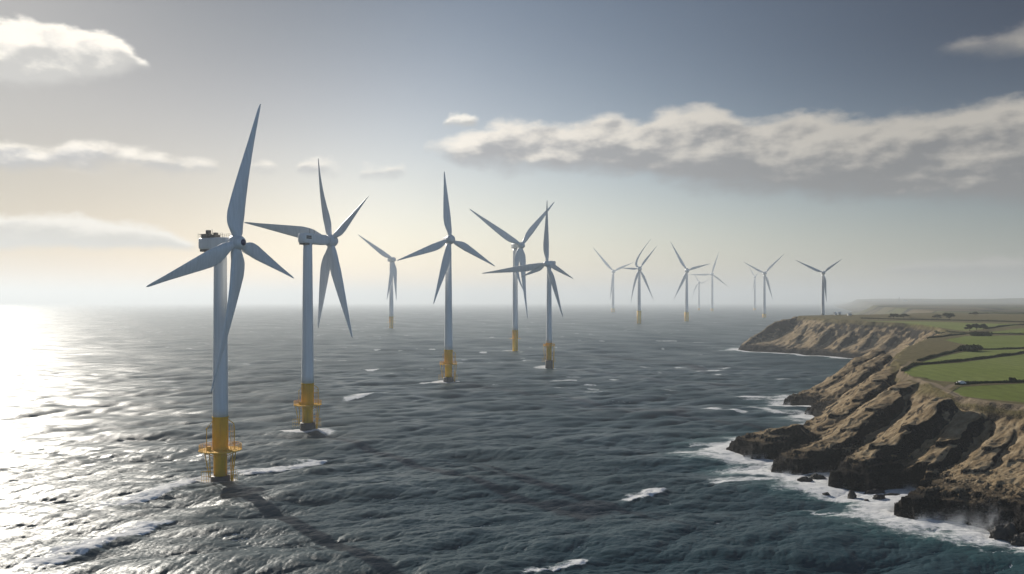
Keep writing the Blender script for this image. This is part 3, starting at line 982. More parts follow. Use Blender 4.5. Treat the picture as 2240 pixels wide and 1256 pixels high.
def make_turbine(base, hub, half_top, half_bot, tips, rel_yaw, label, y_yellow=None, y_deck=None, y_black=None, tower_top=None, land_base=None, detail=0, chord=0.125, pitch=10.0, nac=None, group="offshore wind turbines", hub_r=None, sgn=1, deck_k=2.75):
    bpx, bpy_ = base
    if land_base is None:
        bx_, by_ = at(bpx, bpy_)
        bz = 0.0
    else:
        bx_, by_, bz = land_base
    mpp = by_ / F                                # metres per photo pixel at that distance
    ra = math.atan2(-bx_, by_)                   # bearing that faces the camera
    th = math.atan2(-bx_, -by_)
    # direction the rotor looks: towards the camera turned by rel_yaw to the right of the picture
    to_cam = Vector((-bx_, -by_, 0)).normalized()
    right = Vector((-to_cam.y, to_cam.x, 0))
    if right.x < 0:
        right = -right
    y_ = math.radians(rel_yaw)
    axis = (to_cam * math.cos(y_) + right * math.sin(y_)).normalized()
    root = bpy.data.objects.new("wind_turbine", None)
    COL.objects.link(root)
    root.location = (bx_, by_, bz)
    root.empty_display_size = 5
    tag(root, label, "wind turbine", group)
    base3 = Vector((bx_, by_, bz))
    kx = (hub[0] - CX) / F
    den = axis.x - kx * axis.y
    s_ = (kx * by_ - bx_) / den if abs(den) > 0.05 else 0.0
    minover = (half_top * 1.9) * mpp
    s_ = max(s_, minover)
    hx_, hy_ = bx_ + axis.x * s_, by_ + axis.y * s_
    hz_ = CAM_H - (hub[1] - HZ) / F * hy_
    H = Vector((hx_, hy_, hz_)) - base3          # hub in the turbine's own frame
    rt, rb = half_top * mpp, half_bot * mpp
    ztop = H.z - (hub_r or half_top * 1.05) * mpp * 0.75
    zz = lambda py: CAM_H - (py - HZ) / F * by_ - bz
    z_y = zz(y_yellow) if y_yellow else 0.0
    z_d = zz(y_deck) if y_deck else None
    z_b = zz(y_black) if y_black else 0.0
    seg = 48 if detail else 20
    # tower with faint flange rings
    z0 = z_y
    prof = [(rb, z0)]
    for f in np.linspace(0.05, 0.95, 10):
        prof.append((rb + (rt - rb) * f, z0 + (ztop - z0) * f))
    prof += [(rt, ztop)]
    link_bm("tower", lathe(prof, seg), white_paint, root)
    rh = (hub_r or half_top * 1.05) * mpp
    up = Vector((0, 0, 1))
    side = axis.cross(up).normalized()
    # yellow foot
    if y_yellow:
        low = z_b if y_black else -6.0
        if z_d is not None:
            ry = rb * 1.02; r2 = rb * (0.86 if detail else 0.95)
            pr = [(r2, low), (r2, z_d - .8), (ry, z_d - .3), (ry, z_y - .25), (ry + .12, z_y - .2), (ry + .12, z_y - 0.004)]
        else:
            pr = [(rb * 1.25, low), (rb * 1.25, z_y - .1)]
        link_bm("transition_piece", lathe(pr, seg), yellow_paint, root)
        if y_black:
            link_bm("monopile", lathe([(rb * 1.26, -8), (rb * 1.24, z_b - .3), (rb * 1.16, z_b - .003)], seg), dark_steel, root)
    if z_d is not None:
        pr_ = rb * (deck_k if detail else 2.0)
        bm = lathe([(rb * 1.03, z_d), (pr_, z_d), (pr_, z_d + .32), (rb * 1.03, z_d + .32)], seg if detail else 16, cap=False)
        if detail:
            for k in range(10):
                a = 2 * math.pi * k / 10 + .2
                tube(bm, (rb * .86 * math.cos(a), rb * .86 * math.sin(a), z_d - 2.2), (pr_ * .93 * math.cos(a), pr_ * .93 * math.sin(a), z_d), .09)
        deck = link_bm("platform", bm, yellow_steel, root, smooth=False)
        if detail:
            bm = bmesh.new()
            nn = 26
            ps = [(pr_ * .975 * math.cos(2 * math.pi * k / nn), pr_ * .975 * math.sin(2 * math.pi * k / nn)) for k in range(nn)]
            for k in range(nn):
                p, q = ps[k], ps[(k + 1) % nn]
                tube(bm, (*p, z_d + .32), (*p, z_d + 2.3), .075, 5)
                for hh in (0.95, 1.6, 2.25):
                    tube(bm, (*p, z_d + hh), (*q, z_d + hh), .06, 5)
                tube(bm, ((p[0] + q[0]) / 2, (p[1] + q[1]) / 2, z_d + .32), ((p[0] + q[0]) / 2, (p[1] + q[1]) / 2, z_d + 2.25), .04, 4)
            link_bm("railing", bm, yellow_steel, deck, smooth=False)
            R2, U2 = right, Vector((0, 0, 1))
            # crane at the left of the deck
            bm = bmesh.new()
            c = -R2 * (pr_ * .62) + to_cam * (rb * .3)
            hcr = (z_y - z_d) * .66
            tube(bm, c + U2 * (z_d + .3), c + U2 * (z_d + hcr), .16, 8)
            jn = c + U2 * (z_d + hcr)
            tube(bm, jn, jn + R2 * (pr_ * .26) + U2 * (hcr * .33), .11, 8)
            box(bm, jn, .55, .55, .5)
            box(bm, c + R2 * .9 + U2 * (z_d + 1.1), 1.5, 1.3, 1.5, bev=.08)
            link_bm("deck_crane", bm, yellow_steel, root, smooth=False)
            # ladder and cage at the right, from the water up to the foot of the tower
            bm = bmesh.new()
            lx = rb * 1.45
            c0 = R2 * lx + to_cam * (rb * .15)
            ztopl = z_d + (z_y - z_d) * .74
            for off in (-.45, .45):
                v = R2 * off
                tube(bm, c0 + v + U2 * (-2), c0 + v + U2 * ztopl, .085, 6)
            for k in range(int((ztopl + 2) / .55)):
                z = -1.8 + k * .55
                tube(bm, c0 - R2 * .45 + U2 * z, c0 + R2 * .45 + U2 * z, .05, 4)
            link_bm("ladder", bm, yellow_steel, root, smooth=False)
            bm = bmesh.new()
            # bent guard pipe over the ladder
            pts = [c0 + R2 * 1.0 + U2 * (z_d + .3), c0 + R2 * 1.0 + U2 * (z_d + (z_y - z_d) * .62), c0 + R2 * .7 + U2 * (z_d + (z_y - z_d) * .78), R2 * (rb * .98) + U2 * (z_d + (z_y - z_d) * .9)]
            for a_, b_ in zip(pts, pts[1:]):
                tube(bm, a_, b_, .17, 8)
            zc = z_d + (z_y - z_d) * .55
            tube(bm, R2 * (rb * .95) + U2 * zc, c0 + R2 * 1.0 + U2 * zc, .13, 6)
            link_bm("guard_pipe", bm, yellow_steel, root)
            # boat landing fenders
            for s2, dx2 in ((-1, 1.95), (-1, 1.35), (1, 1.95), (1, 1.6)):
                bm = bmesh.new()
                a_ = R2 * (s2 * rb * dx2) + to_cam * (rb * .5) + U2 * z_d
                zl = z_b * .9
                b_ = R2 * (s2 * rb * (1.25 + .25 * (dx2 - 1.35))) + to_cam * (rb * .75) + U2 * (zl if s2 < 0 else -1.5)
                tube(bm, a_, b_, .2, 8)
                link_bm("support_strut", bm, yellow_steel, root)
            for s2, e_ in ((-1, 2.35), (1, 2.1)):
                bm = bmesh.new()
                for k in range(3):
                    z = z_b + .3 + k * 1.7
                    tube(bm, R2 * (s2 * rb * .8) + to_cam * (rb * .4) + U2 * z, R2 * (s2 * rb * 1.8) + to_cam * (rb * .6) + U2 * z, .09, 5)
                for k in range(4):
                    q_ = R2 * (s2 * rb * (1.45 + (e_ - 1.45) * k / 3)) + to_cam * (rb * .6)
                    tube(bm, q_ + U2 * (z_b - 2.2), q_ + U2 * (z_b + 2.4), .07, 5)
                for z in (z_b - 1.2, z_b + .4, z_b + 2.2):
                    tube(bm, R2 * (s2 * rb * 1.2) + to_cam * (rb * .6) + U2 * z, R2 * (s2 * rb * e_) + to_cam * (rb * .6) + U2 * z, .07, 5)
                link_bm("boat_landing", bm, yellow_steel, root, smooth=False)
            # access door at the foot of the tower
    # nacelle
    nl, nh, nw = nac or (rt * 5.2, rt * 2.0, rt * 2.1)
    tail = nl
    bm = bmesh.new()
    front = 0.55 * rh
    secs = [(-front - .0, .62, .62, 0), (-front - nl * .10, .86, .9, 0), (-front - nl * .22, 1.0, 1.0, 0), (-front - nl * .6, 1.0, 1.0, 0), (-front - nl * .97, .98, .94, .02), (-front - nl, .90, .84, .03)]
    prev = None
    nn = 28
    for (x, kh, kw, dz) in secs:
        rg = []
        for i in range(nn):
            u = 2 * math.pi * (i + .5) / nn
            cu, su = math.cos(u), math.sin(u)
            e_ = 0.32 if x < -front - nl * .15 else 0.7
            w_ = math.copysign(abs(cu) ** e_, cu) * nw / 2 * kw
            h_ = math.copysign(abs(su) ** e_, su) * nh / 2 * kh
            rg.append(bm.verts.new(H + axis * x + side * w_ + up * (h_ + dz * nh)))
        if prev:
            bridge(bm, prev, rg)
        else:
            bm.faces.new(rg)
        prev = rg
    bm.faces.new(prev)
    nacelle = link_bm("nacelle", bm, white_paint, root)
    if detail == 1:        # working deck with rails and kit on the tail of the roof
        bm = bmesh.new()
        zt = H + up * (nh * .5)
        for sd in (-1, 1):
            for k in range(12):
                p = zt - axis * (front + nl * (.2 + .8 * k / 11)) + side * (sd * nw * .46)
                tube(bm, p - up * .2, p + up * 1.5, .05, 4)
            for hh in (.75, 1.45):
                tube(bm, zt - axis * (front + nl * .2) + side * (sd * nw * .46) + up * hh, zt - axis * (front + nl) + side * (sd * nw * .46) + up * hh, .045, 4)
        for k in range(5):
            p = zt - axis * (front + nl) + side * (nw * .46 * (k / 2 - 1))
            tube(bm, p - up * .2, p + up * (2.1 if k in (0, 4) else 1.5), .05, 4)
        tube(bm, zt - axis * (front + nl) - side * (nw * .46) + up * 1.45, zt - axis * (front + nl) + side * (nw * .46) + up * 1.45, .045, 4)
        link_bm("roof_railing", bm, grey_kit, nacelle, smooth=False)
        for (f_, l_, h_, w_) in ((.86, .16, 1.7, .7), (.80, .09, 3.2, .3), (.60, .18, 1.2, .6), (.56, .08, 2.1, .3)):
            bm = bmesh.new()
            box(bm, zt - axis * (front + nl * f_) + up * (h_ / 2 - .1), nl * l_, nw * w_, h_, axis, side, up, bev=.08)
            link_bm("cooler_box", bm, grey_kit, nacelle, smooth=False)
        for f_, o_, hh in ((.68, 0, 3.6), (.62, .8, 3.0)):
            bm = bmesh.new()
            p = zt - axis * (front + nl * f_) + side * o_
            tube(bm, p - up * .2, p + up * hh, .06, 5)
            link_bm("antenna", bm, grey_kit, nacelle)
        # keel under the tail
        bm = bmesh.new()
        box(bm, H - axis * (front + nl * .8) - up * (nh * .56), nl * .36, nw * .7, nh * .2, axis, side, up, bev=.15)
        link_bm("tail_keel", bm, grey_kit, nacelle, smooth=False)
    if detail == 2:
        sdc = side if side.dot(to_cam) > 0 else -side
        for i in range(4):
            for j in range(2):
                bm = bmesh.new()
                c = H - axis * (front + nl * (.80 + .045 * i)) + sdc * (nw * .5) + up * (nh * (.02 + .17 * j))
                box(bm, c, nl * .038, .12, nh * .14, axis, sdc, up)
                link_bm("vent_grille", bm, grille_mat, nacelle, smooth=False)
        zt = H + up * (nh * .5)
        for f_, hh in ((.72, 2.9), (.70, 2.3), (.55, 3.0), (.52, 2.2), (.44, 1.0), (.3, .8)):
            p = zt - axis * (front + nl * f_)
            bm = bmesh.new()
            tube(bm, p - up * .2, p + up * hh, .07, 5)
            link_bm("antenna", bm, grey_kit, nacelle)
        bm = bmesh.new()
        box(bm, H - axis * (front + nl * .84) - up * (nh * .53), nl * .26, nw * .8, nh * .16, axis, side, up, bev=.15)
        link_bm("tail_keel", bm, grey_kit, nacelle, smooth=False)
    # hub and nose
    prof = [(rh * .72, -.75 * rh), (rh * .95, -.5 * rh), (rh, -.1 * rh), (rh * .98, .3 * rh), (rh * .86, .75 * rh), (rh * .66, 1.05 * rh), (rh * .40, 1.25 * rh), (rh * .12, 1.33 * rh)]
    hubo = link_bm("hub", lathe(prof, 36 if detail else 16, axis=axis, origin=H), white_paint, root)
    if detail == 1:
        link_bm("nose_cap", lathe([(rh * .44, 1.16 * rh), (rh * .40, 1.28 * rh), (rh * .2, 1.40 * rh), (rh * .02, 1.45 * rh)], 24, axis=axis, origin=H), navy_cap, hubo)
    # blades
    lens = []
    for tp in tips:
        tip, mids = (tp[0], [tp[1]]) if isinstance(tp[0], tuple) else (tp, [])
        def onplane(px, py):
            d = Vector(((px - CX) / F, 1.0, -(py - HZ) / F))
            o = Vector((0, 0, CAM_H))
            hub_w = H + base3
            k = (hub_w - o).dot(axis) / d.dot(axis)
            return o + d * k - base3
        T = onplane(*tip)
        M = [onplane(*m_) for m_ in mids]
        d0 = ((M[0] if M else T) - H).normalized()
        L = (T - H).length
        lens.append(L)
        r0 = H + d0 * (rh * .55)
        bm = blade_mesh(r0, T, M, axis, rh, chord * lens[0] if len(lens) == 1 else chord * (0.5 * lens[0] + 0.5 * L), pitch, sgn)
        link_bm("blade", bm, white_paint, root)
    print("turbine", label[:40], "dist %.0f" % by_, "hub %.0f" % H.z, "over %.1f" % s_, "lens", ["%.0f" % l for l in lens])
    return root


make_turbine((482, 1055), (517, 531), 13.5, 16.5, [((570, 228), (531, 415)), (320, 627), (643, 609), ((461, 860), (506, 655))], 42,
             "nearest white wind turbine, four blades, railed deck of machinery on its nacelle", 911, 985, 1040, detail=1, chord=.135, nac=(17.0, 4.6, 4.6), hub_r=17, pitch=-12)
make_turbine((673, 943), (724, 527), 9.8, 13.3, [((696, 345), (705, 440)), (806, 429), (534, 487), (696, 718), (771, 739)], 138,
             "second nearest turbine, five blades, boxy nacelle with dark vent grille", 838, 886, 924, detail=2, deck_k=2.25, chord=.125, nac=(22.0, 5.6, 5.6), hub_r=14, pitch=-15)
make_turbine((981, 836), (985, 524), 6.2, 9.2, [(972, 375), (868, 570), (1083, 583), (948, 665)], 16,
             "mid-distance turbine alone between the five-bladed one and a crossed pair, one blade straight up", 765, 797, 825, detail=3, deck_k=2.1, chord=.12, hub_r=10.5, pitch=5)
make_turbine((1127, 767), (1140, 537), 5.0, 6.4, [(1027, 457), (1213, 442), ((1154, 697), (1143, 600)), ((1148, 640), (1129, 585))], 35,
             "hazy turbine with V-shaped upper blades, farther of the overlapping pair", 722, 741, None, chord=.105, hub_r=7.5, nac=(18, 7.0, 7.0), pitch=0)
make_turbine((1201, 805), (1200, 577), 4.7, 6.6, [(1197, 438), (1054, 598), (1254, 610), (1231, 694), (1140, 606)], -30,
             "turbine with dark nacelle tail, nearer of the overlapping pair", 750, 757, 788, detail=3, deck_k=1.9, chord=.10, hub_r=7, nac=(12, 6.5, 6.0), pitch=0)
make_turbine((856, 718), (860, 568), 3.6, 4.8, [(783, 513), (846, 656), (867, 657)], 35,
             "pale hazy turbine standing left of the lone mid-distance one, two blades hanging down", 692, 705, None, chord=.11, hub_r=5.5, nac=(16, 10, 10), pitch=0)
make_turbine((1341, 683), (1341, 594), 2.4, 3.0, [(1297, 541), (1386, 574), (1334, 656)], 12,
             "faint turbine at the left end of the far row, blade tip touching its neighbour", 675, chord=.085, hub_r=4.2)
make_turbine((1398, 708), (1399, 588), 2.9, 3.9, [((1424, 523), (1395, 567)), (1437, 538), (1355, 586), (1429, 655), ((1380, 662), (1388, 618))], 10,
             "far turbine with two parallel upper blades and a pale yellow foot", 680, chord=.075, hub_r=5.0)
make_turbine((1502, 703), (1502, 592), 2.6, 3.8, [(1467, 529), (1554, 577), (1475, 653)], 10,
             "far turbine with one blade pointing up left, one level to the right, yellow foot", 683, chord=.09, hub_r=5.2)
make_turbine((1558, 681), (1558, 600), 2.1, 2.6, [(1573, 550), (1592, 627), (1505, 601)], -10,
             "faint turbine with a level blade reaching left to its neighbour's tower", 675, chord=.08, hub_r=3.8)
make_turbine((1529, 679), (1528, 618), 1.5, 1.9, [(1518, 597), ((1557, 604), (1540, 618)), ((1514, 655), (1520, 632))], 8,
             "smallest and faintest turbine, half hidden between two far ones", 674, chord=.08, hub_r=2.6)
make_turbine((1651, 679), (1650, 606), 1.6, 2.2, [(1638, 583), (1662, 595), (1646, 640)], 8,
             "very faint turbine with short blades close behind a darker one", 674, chord=.07, hub_r=2.8)
make_turbine((1672, 695), (1672, 598), 2.3, 3.2, [(1626, 573), (1716, 555), (1690, 655)], 12,
             "far turbine in the water nearest the headland, blades in a wide V", 687, chord=.085, hub_r=4.2)
gb = ground_at(1800, 691, 1100)
gb = np.array((*at_d(1800, 1345), 0.0)); gb[2] = zat(gb[0], gb[1])[0]
make_turbine((1800, 690), (1801, 597), 2.5, 3.6, [(1740, 569), (1842, 567), (1808, 661)], 14,
             "white turbine standing on the far grassy headland", None, land_base=tuple(gb), chord=.09, hub_r=4.2, group=None)


# ------------------------------------------------------------------ rocks in the surf
rock_mat, N, b = material("wet_black_rock", (0.02, 0.018, 0.016), 0.6)
gm = N.node('ShaderNodeNewGeometry')
r1_ = N.noise(gm.outputs['Position'], 0.9, 6, 0.7)
N.l.new(N.ramp(r1_, [(0.3, (0.010, 0.009, 0.008)), (0.7, (0.05, 0.042, 0.034))]), b.inputs['Base Color'])
bp_ = N.node('ShaderNodeBump'); bp_.inputs['Strength'].default_value = .8; bp_.inputs['Distance'].default_value = .4
N.l.new(r1_, bp_.inputs['Height']); N.l.new(bp_.outputs[0], b.inputs['Normal'])


def rock_thing(px, py, w, d, h, seed, label, rot=0.0):
    """boulder w x d x h metres whose waterline sits at a photo pixel"""
    from mathutils import noise as mn
    X0, Y0 = at(px, py)
    bm = bmesh.new()
    bmesh.ops.create_icosphere(bm, subdivisions=5, radius=1.0)
    off = Vector((seed * 13.7, seed * 3.1, seed * 7.7))
    cr, sr = math.cos(rot), math.sin(rot)
    for v in bm.verts:
        n = v.co.normalized()
        # chisel flat facets, then break the surface up
        k = 1 + .35 * mn.noise(n * 1.3 + off) + .2 * mn.noise(n * 2.9 + off) + .10 * mn.noise(n * 6 + off) + .05 * mn.noise(n * 13 + off)
        k -= .22 * abs(mn.noise(n * 2.2 - off))
        p = n * k
        x, y = p.x * w / 2, p.y * d / 2
        v.co = (x * cr - y * sr, x * sr + y * cr, p.z * h - .12 * h)
    o = link_bm("rock", bm, rock_mat)
    o.location = (X0, Y0 + d * .3, 0)
    tag(o, label, "rock", "rocks awash in the surf")
    return o


rock_thing(1764, 1056, 6.0, 4.5, 2.2, 1, "low dark rock beside a rounder one in foam below the cliff")
rock_thing(1790, 1051, 6.5, 4.5, 2.9, 2, "rounded dark rock just right of a low one in the foam")
rock_thing(1866, 1088, 3.2, 2.6, 2.6, 3, "small pointed black rock standing alone in white foam")
rock_thing(1918, 1080, 8.5, 3.4, 1.5, 4, "flat slab of black rock, rear one of the surf ledges")
rock_thing(1925, 1093, 5.5, 3.0, 1.7, 5, "short black rock in front of the flat surf slab")
rock_thing(1955, 1086, 7.0, 2.6, 1.1, 6, "low thin ledge reaching from the slab towards the cliff")
rock_thing(1808, 1083, 3.0, 2.0, .9, 7, "barely showing rock left of the pointed one")
rock_thing(1896, 1096, 1.6, 1.4, .7, 8, "tiniest rock between the pointed one and the surf ledges")
rock_thing(2205, 1180, 9.5, 5.5, 4.2, 9, "jagged brown rock at the bottom right corner in foam", .2)
rock_thing(2245, 1190, 8.0, 5.0, 3.0, 10, "dark rock cut by the right edge beside the jagged one")


# ------------------------------------------------------------------ spray thrown up where the swell meets the rock
spray_mat, N, b = material("white_spray", (0.85, 0.86, 0.87), 0.9, spec=.1)
b.inputs['Subsurface Weight'].default_value = 0.0
rng = np.random.default_rng(77)
SPV = []
for px, py, w, h, k in [(1690, 1030, 5, 4.0, 1500), (1650, 1004, 6, 2.5, 1300), (1725, 1040, 5, 2.5, 900), (1828, 1062, 5, 5.0, 2000), (1860, 1070, 7, 2.5, 1500), (1800, 1045, 6, 3.0, 900), (1985, 1074, 6, 2.5, 1500),
                        (1960, 1120, 4, 3.0, 1300), (2060, 1142, 8, 3.0, 1600), (2110, 1148, 6, 5.0, 2200), (2160, 1160, 6, 7.0, 3000), (2210, 1172, 7, 4.5, 2200), (1712, 886, 7, 3.0, 1200), (1765, 906, 6, 2.5, 800),
                        (440, 1052, 5, 2.2, 1500), (410, 1066, 8, 1.6, 1500), (360, 1086, 9, 1.3, 1300)]:
    X0, Y0 = at(px, py)
    jets = rng.normal(size=(7, 2)) * np.array((w * .45, 1.0))
    jh = h * (0.35 + 0.65 * rng.random(7))
    q = rng.integers(0, 7, k := k * 7)
    up_ = np.abs(rng.normal(size=k)) * .5
    spread = .45 + .55 * up_
    SPV.append(np.stack([X0 + jets[q, 0] + rng.normal(size=k) * spread * w * .22, Y0 + jets[q, 1] + rng.normal(size=k) * spread * .8, jh[q] * up_ + .1], 1))
P_ = np.concatenate(SPV); k = len(P_)
a_ = rng.normal(size=(k, 3)); a_ /= np.linalg.norm(a_, axis=1)[:, None]
c_ = np.cross(a_, rng.normal(size=(k, 3))); c_ /= np.linalg.norm(c_, axis=1)[:, None]
sz = (0.018 + 0.034 * rng.random(k) ** 2)[:, None]
V = np.stack([P_ - a_ * sz, P_ - c_ * sz, P_ + a_ * sz, P_ + c_ * sz], 1).reshape(-1, 3)
spray = link_mesh("sea_spray", mesh_from_np("sea_spray", V, np.arange(k * 4).reshape(k, 4), smooth=False), spray_mat)
tag(spray, "white spray thrown up where waves hit the rocks", "spray", kind="stuff")


# ------------------------------------------------------------------ hedges, trees, bushes
leaf_mat, N, b = material("dark_hedge_leaves", (0.03, 0.04, 0.014), 0.8, spec=.2)
gm = N.node('ShaderNodeNewGeometry')
N.l.new(N.ramp(N.noise(gm.outputs['Position'], 0.8, 4, .6), [(0.3, (0.016, 0.022, 0.008)), (0.7, (0.055, 0.062, 0.024))]), b.inputs['Base Color'])
bark_mat, N, b = material("grey_brown_bark", (0.06, 0.045, 0.032), 0.9)


def leaf_cloud(centres, radii, per, size, seed):
    """leaf-sized quads scattered through a set of ellipsoids"""
    rng = np.random.default_rng(seed)
    V = []; Fc = []
    for c, r in zip(centres, radii):
        k = per
        u = rng.normal(size=(k, 3)); u /= np.linalg.norm(u, axis=1)[:, None]
        rad = rng.random(k) ** .38
        p = np.array(c) + u * rad[:, None] * np.array(r)
        a = rng.normal(size=(k, 3)); a /= np.linalg.norm(a, axis=1)[:, None]
        b_ = np.cross(a, rng.normal(size=(k, 3))); b_ /= np.linalg.norm(b_, axis=1)[:, None]
        s = size * (0.6 + 0.8 * rng.random(k))[:, None]
        base = len(V) * 0 + sum(len(v) for v in V)
        V.append(np.stack([p - a * s, p - b_ * s * .6, p + a * s, p + b_ * s * .6], 1).reshape(-1, 3))
        Fc.append(base + np.arange(k * 4).reshape(k, 4))
    return np.concatenate(V), np.concatenate(Fc)


def hedge(px_pts, width, height, label, seed, d0=210.0, group="field hedges"):
    width *= .55; height *= .5
    P = ground_line(px_pts, d0)
    L = resample(P, max(.7, width * .45))
    z = zat(L[:, 0], L[:, 1])
    rng = np.random.default_rng(seed)
    C = []; Rr = []
    dirs = np.gradient(L, axis=0); dirs /= np.linalg.norm(dirs, axis=1)[:, None] + 1e-9
    for i in range(len(L)):
        hh = height * (.8 + .4 * rng.random()) * (1 + .25 * math.sin(i * .13 + seed))
        o = rng.normal(size=2) * width * .08
        C.append((L[i, 0] + o[0], L[i, 1] + o[1], z[i] + hh * .42))
        Rr.append((width * .62, width * .62, hh * .62))
    size = max(.22, .16 * height)
    V, Fc = leaf_cloud(C, Rr, 70, size, seed)
    o0 = np.array((L[0, 0], L[0, 1], z[0]))
    me = mesh_from_np("hedge", V - o0, Fc, smooth=False)
    o = link_mesh("hedge", me, leaf_mat)
    o.location = o0
    # a dense woody middle, so that no daylight shows through low down
    n = len(L)
    nor = np.stack([-dirs[:, 1], dirs[:, 0]], 1)
    prof = [(-.42, -.3), (-.46, .35), (-.25, .72), (.25, .72), (.46, .35), (.42, -.3)]
    cv = []
    for i in range(n):
        for (u, v) in prof:
            q = L[i] + nor[i] * u * width
            cv.append((q[0] - o0[0], q[1] - o0[1], z[i] - o0[2] + v * height))
    cf = []
    k = len(prof)
    for i in range(n - 1):
        for j in range(k - 1):
            cf.append((i * k + j, i * k + j + 1, (i + 1) * k + j + 1, (i + 1) * k + j))
    bm_me = mesh_from_np("stems", np.array(cv), np.array(cf), smooth=False)
    s = link_mesh("stems", bm_me, leaf_mat, o)
    tag(o, label, "hedge", group)
    return o


hedge([(2092, 842), (2110, 840), (2160, 838), (2240, 836), (2330, 833), (2420, 830)], 3.0, 2.3, "nearest dark hedge between the two front green fields, starting at the white car", 1)
hedge([(1974, 812), (1986, 805), (2000, 799), (2030, 796), (2060, 794), (2100, 790), (2160, 783), (2200, 778), (2240, 772), (2320, 763), (2420, 752)], 3.2, 2.5, "long dark hedge curving round the far side of the largest green field", 2)
hedge([(2010, 790), (2040, 781), (2070, 774), (2095, 767), (2115, 760)], 3.2, 2.6, "hedge along the brown dome of grass, rising to a thick bush", 3)
hedge([(2150, 765), (2180, 765), (2240, 762), (2330, 759), (2420, 756)], 3.4, 2.2, "hedge running right from the thick bush", 4, 300)
hedge([(2030, 741), (2050, 738), (2080, 734), (2110, 731)], 4.0, 2.6, "short hedge slanting up to the tree clump, near the far bay", 5, 450)
hedge([(2046, 726), (2080, 728), (2110, 730), (2160, 731), (2240, 732), (2330, 733)], 4.5, 2.8, "straight hedge passing in front of the tree clump", 6, 500)
hedge([(2156, 720), (2180, 716), (2210, 712), (2240, 711), (2330, 709)], 5.0, 3.0, "hedge leading right from behind the tree clump", 7, 600)
hedge([(1884, 697), (1930, 698), (2000, 700), (2080, 701), (2150, 703), (2240, 705), (2330, 706)], 6.5, 3.4, "longest far hedge behind the farthest green field", 8, 900)
hedge([(2124, 687), (2160, 686), (2200, 687), (2260, 688)], 16.0, 4.5, "distant dark hedge line on the right, past all the green fields", 9, 1200)


def bush(px, py, w, h, label, seed, d0=210.0):
    g = ground_at(px, py, d0)
    rng = np.random.default_rng(seed)
    C = []; Rr = []
    for i in range(9):
        a = rng.random() * 6.28; r = rng.random() ** .5 * .36
        C.append((r * w * math.cos(a), r * w * .6 * math.sin(a), h * (.25 + .3 * rng.random() * (1 - r))))
        Rr.append((w * .24, w * .22, h * .42))
    V, Fc = leaf_cloud(C, Rr, 240, .12 * h, seed)
    o = link_mesh("bush", mesh_from_np("bush", V, Fc, smooth=False), leaf_mat)
    o.location = g
    tag(o, label, "bush")
    return o


bush(2122, 768, 16.0, 5.0, "thick dark bush at the end of the brown grass dome", 31)
bush(2145, 735, 22.0, 5.0, "long low dark bush on the hedge below the tree clump", 32, 500)
bush(2215, 833, 3.4, 2.0, "small green bush standing up from the nearest hedge", 33)


def tree(px, py, h, w, label, seed, d0=500.0, group="trees along the hedges"):
    g = ground_at(px, py, d0)
    rng = np.random.default_rng(seed)
    root = bpy.data.objects.new("tree", None); COL.objects.link(root)
    root.location = g
    tag(root, label, "tree", group)
    bm = bmesh.new()
    prev = None
    for k in range(6):
        t = k / 5
        rg = ring(bm, Vector((.15 * math.sin(t * 4 + seed), .1 * t, t * h * .7 - .3)), w * .04 * (1 - .75 * t), 8)
        if prev:
            bridge(bm, prev, rg)
        prev = rg
    C = []; Rr = []
    for i in range(11):
        a = rng.random() * 6.28; rr = (.15 + .3 * rng.random()) * w
        zc = h * (.38 + .45 * rng.random())
        c = Vector((rr * math.cos(a), rr * math.sin(a), zc))
        C.append(tuple(c)); Rr.append((w * (.16 + .1 * rng.random()), w * (.16 + .1 * rng.random()), h * (.12 + .09 * rng.random())))
        tube(bm, (0, 0, h * (.2 + .3 * rng.random())), c, w * .014, 5)
    C.append((0, 0, h * .82)); Rr.append((w * .26, w * .26, h * .18))
    link_bm("trunk", bm, bark_mat, root)
    V, Fc = leaf_cloud(C, Rr, 170, .055 * h, seed + 50)
    link_mesh("crown", mesh_from_np("crown", V, Fc, smooth=False), leaf_mat, root)
    return root


tree(2121, 724, 7.0, 9.0, "leftmost tree of the clump by the meeting hedges", 1)
tree(2136, 723, 7.5, 8.0, "middle tree of the clump by the meeting hedges", 2)
tree(2151, 722, 7.0, 9.5, "right tree of the clump by the meeting hedges, joined to a hedge", 3)
tree(1955, 697, 7.0, 13.0, "leftmost round tree on the longest far hedge", 4, 1000)
tree(1977, 697, 7.0, 13.0, "second tree along the longest far hedge, close to the leftmost", 5, 1000)
tree(2050, 698, 6.5, 12.0, "pale tree on the far hedge left of its largest tree", 6, 1000)
tree(2076, 699, 9.0, 16.0, "largest tree on the longest far hedge", 7, 1000)
tree(2135, 690, 6.0, 9.0, "lone small tree at the left end of the distant hedge line", 8, 1200)


# ------------------------------------------------------------------ white car, cottages, far mast
white_wall, N, b = material("white_render", (0.80, 0.80, 0.78), 0.7)
slate, N, b = material("grey_slate", (0.10, 0.10, 0.11), 0.6)
glass_dark, N, b = material("dark_glass", (0.02, 0.025, 0.03), 0.1)
tyre_mat, N, b = material("black_rubber", (0.015, 0.015, 0.015), 0.8)
car_paint, N, b = material("white_car_paint", (0.82, 0.82, 0.82), 0.2)
lamp_red, N, b = material("red_lamp_plastic", (0.35, 0.01, 0.01), 0.3)

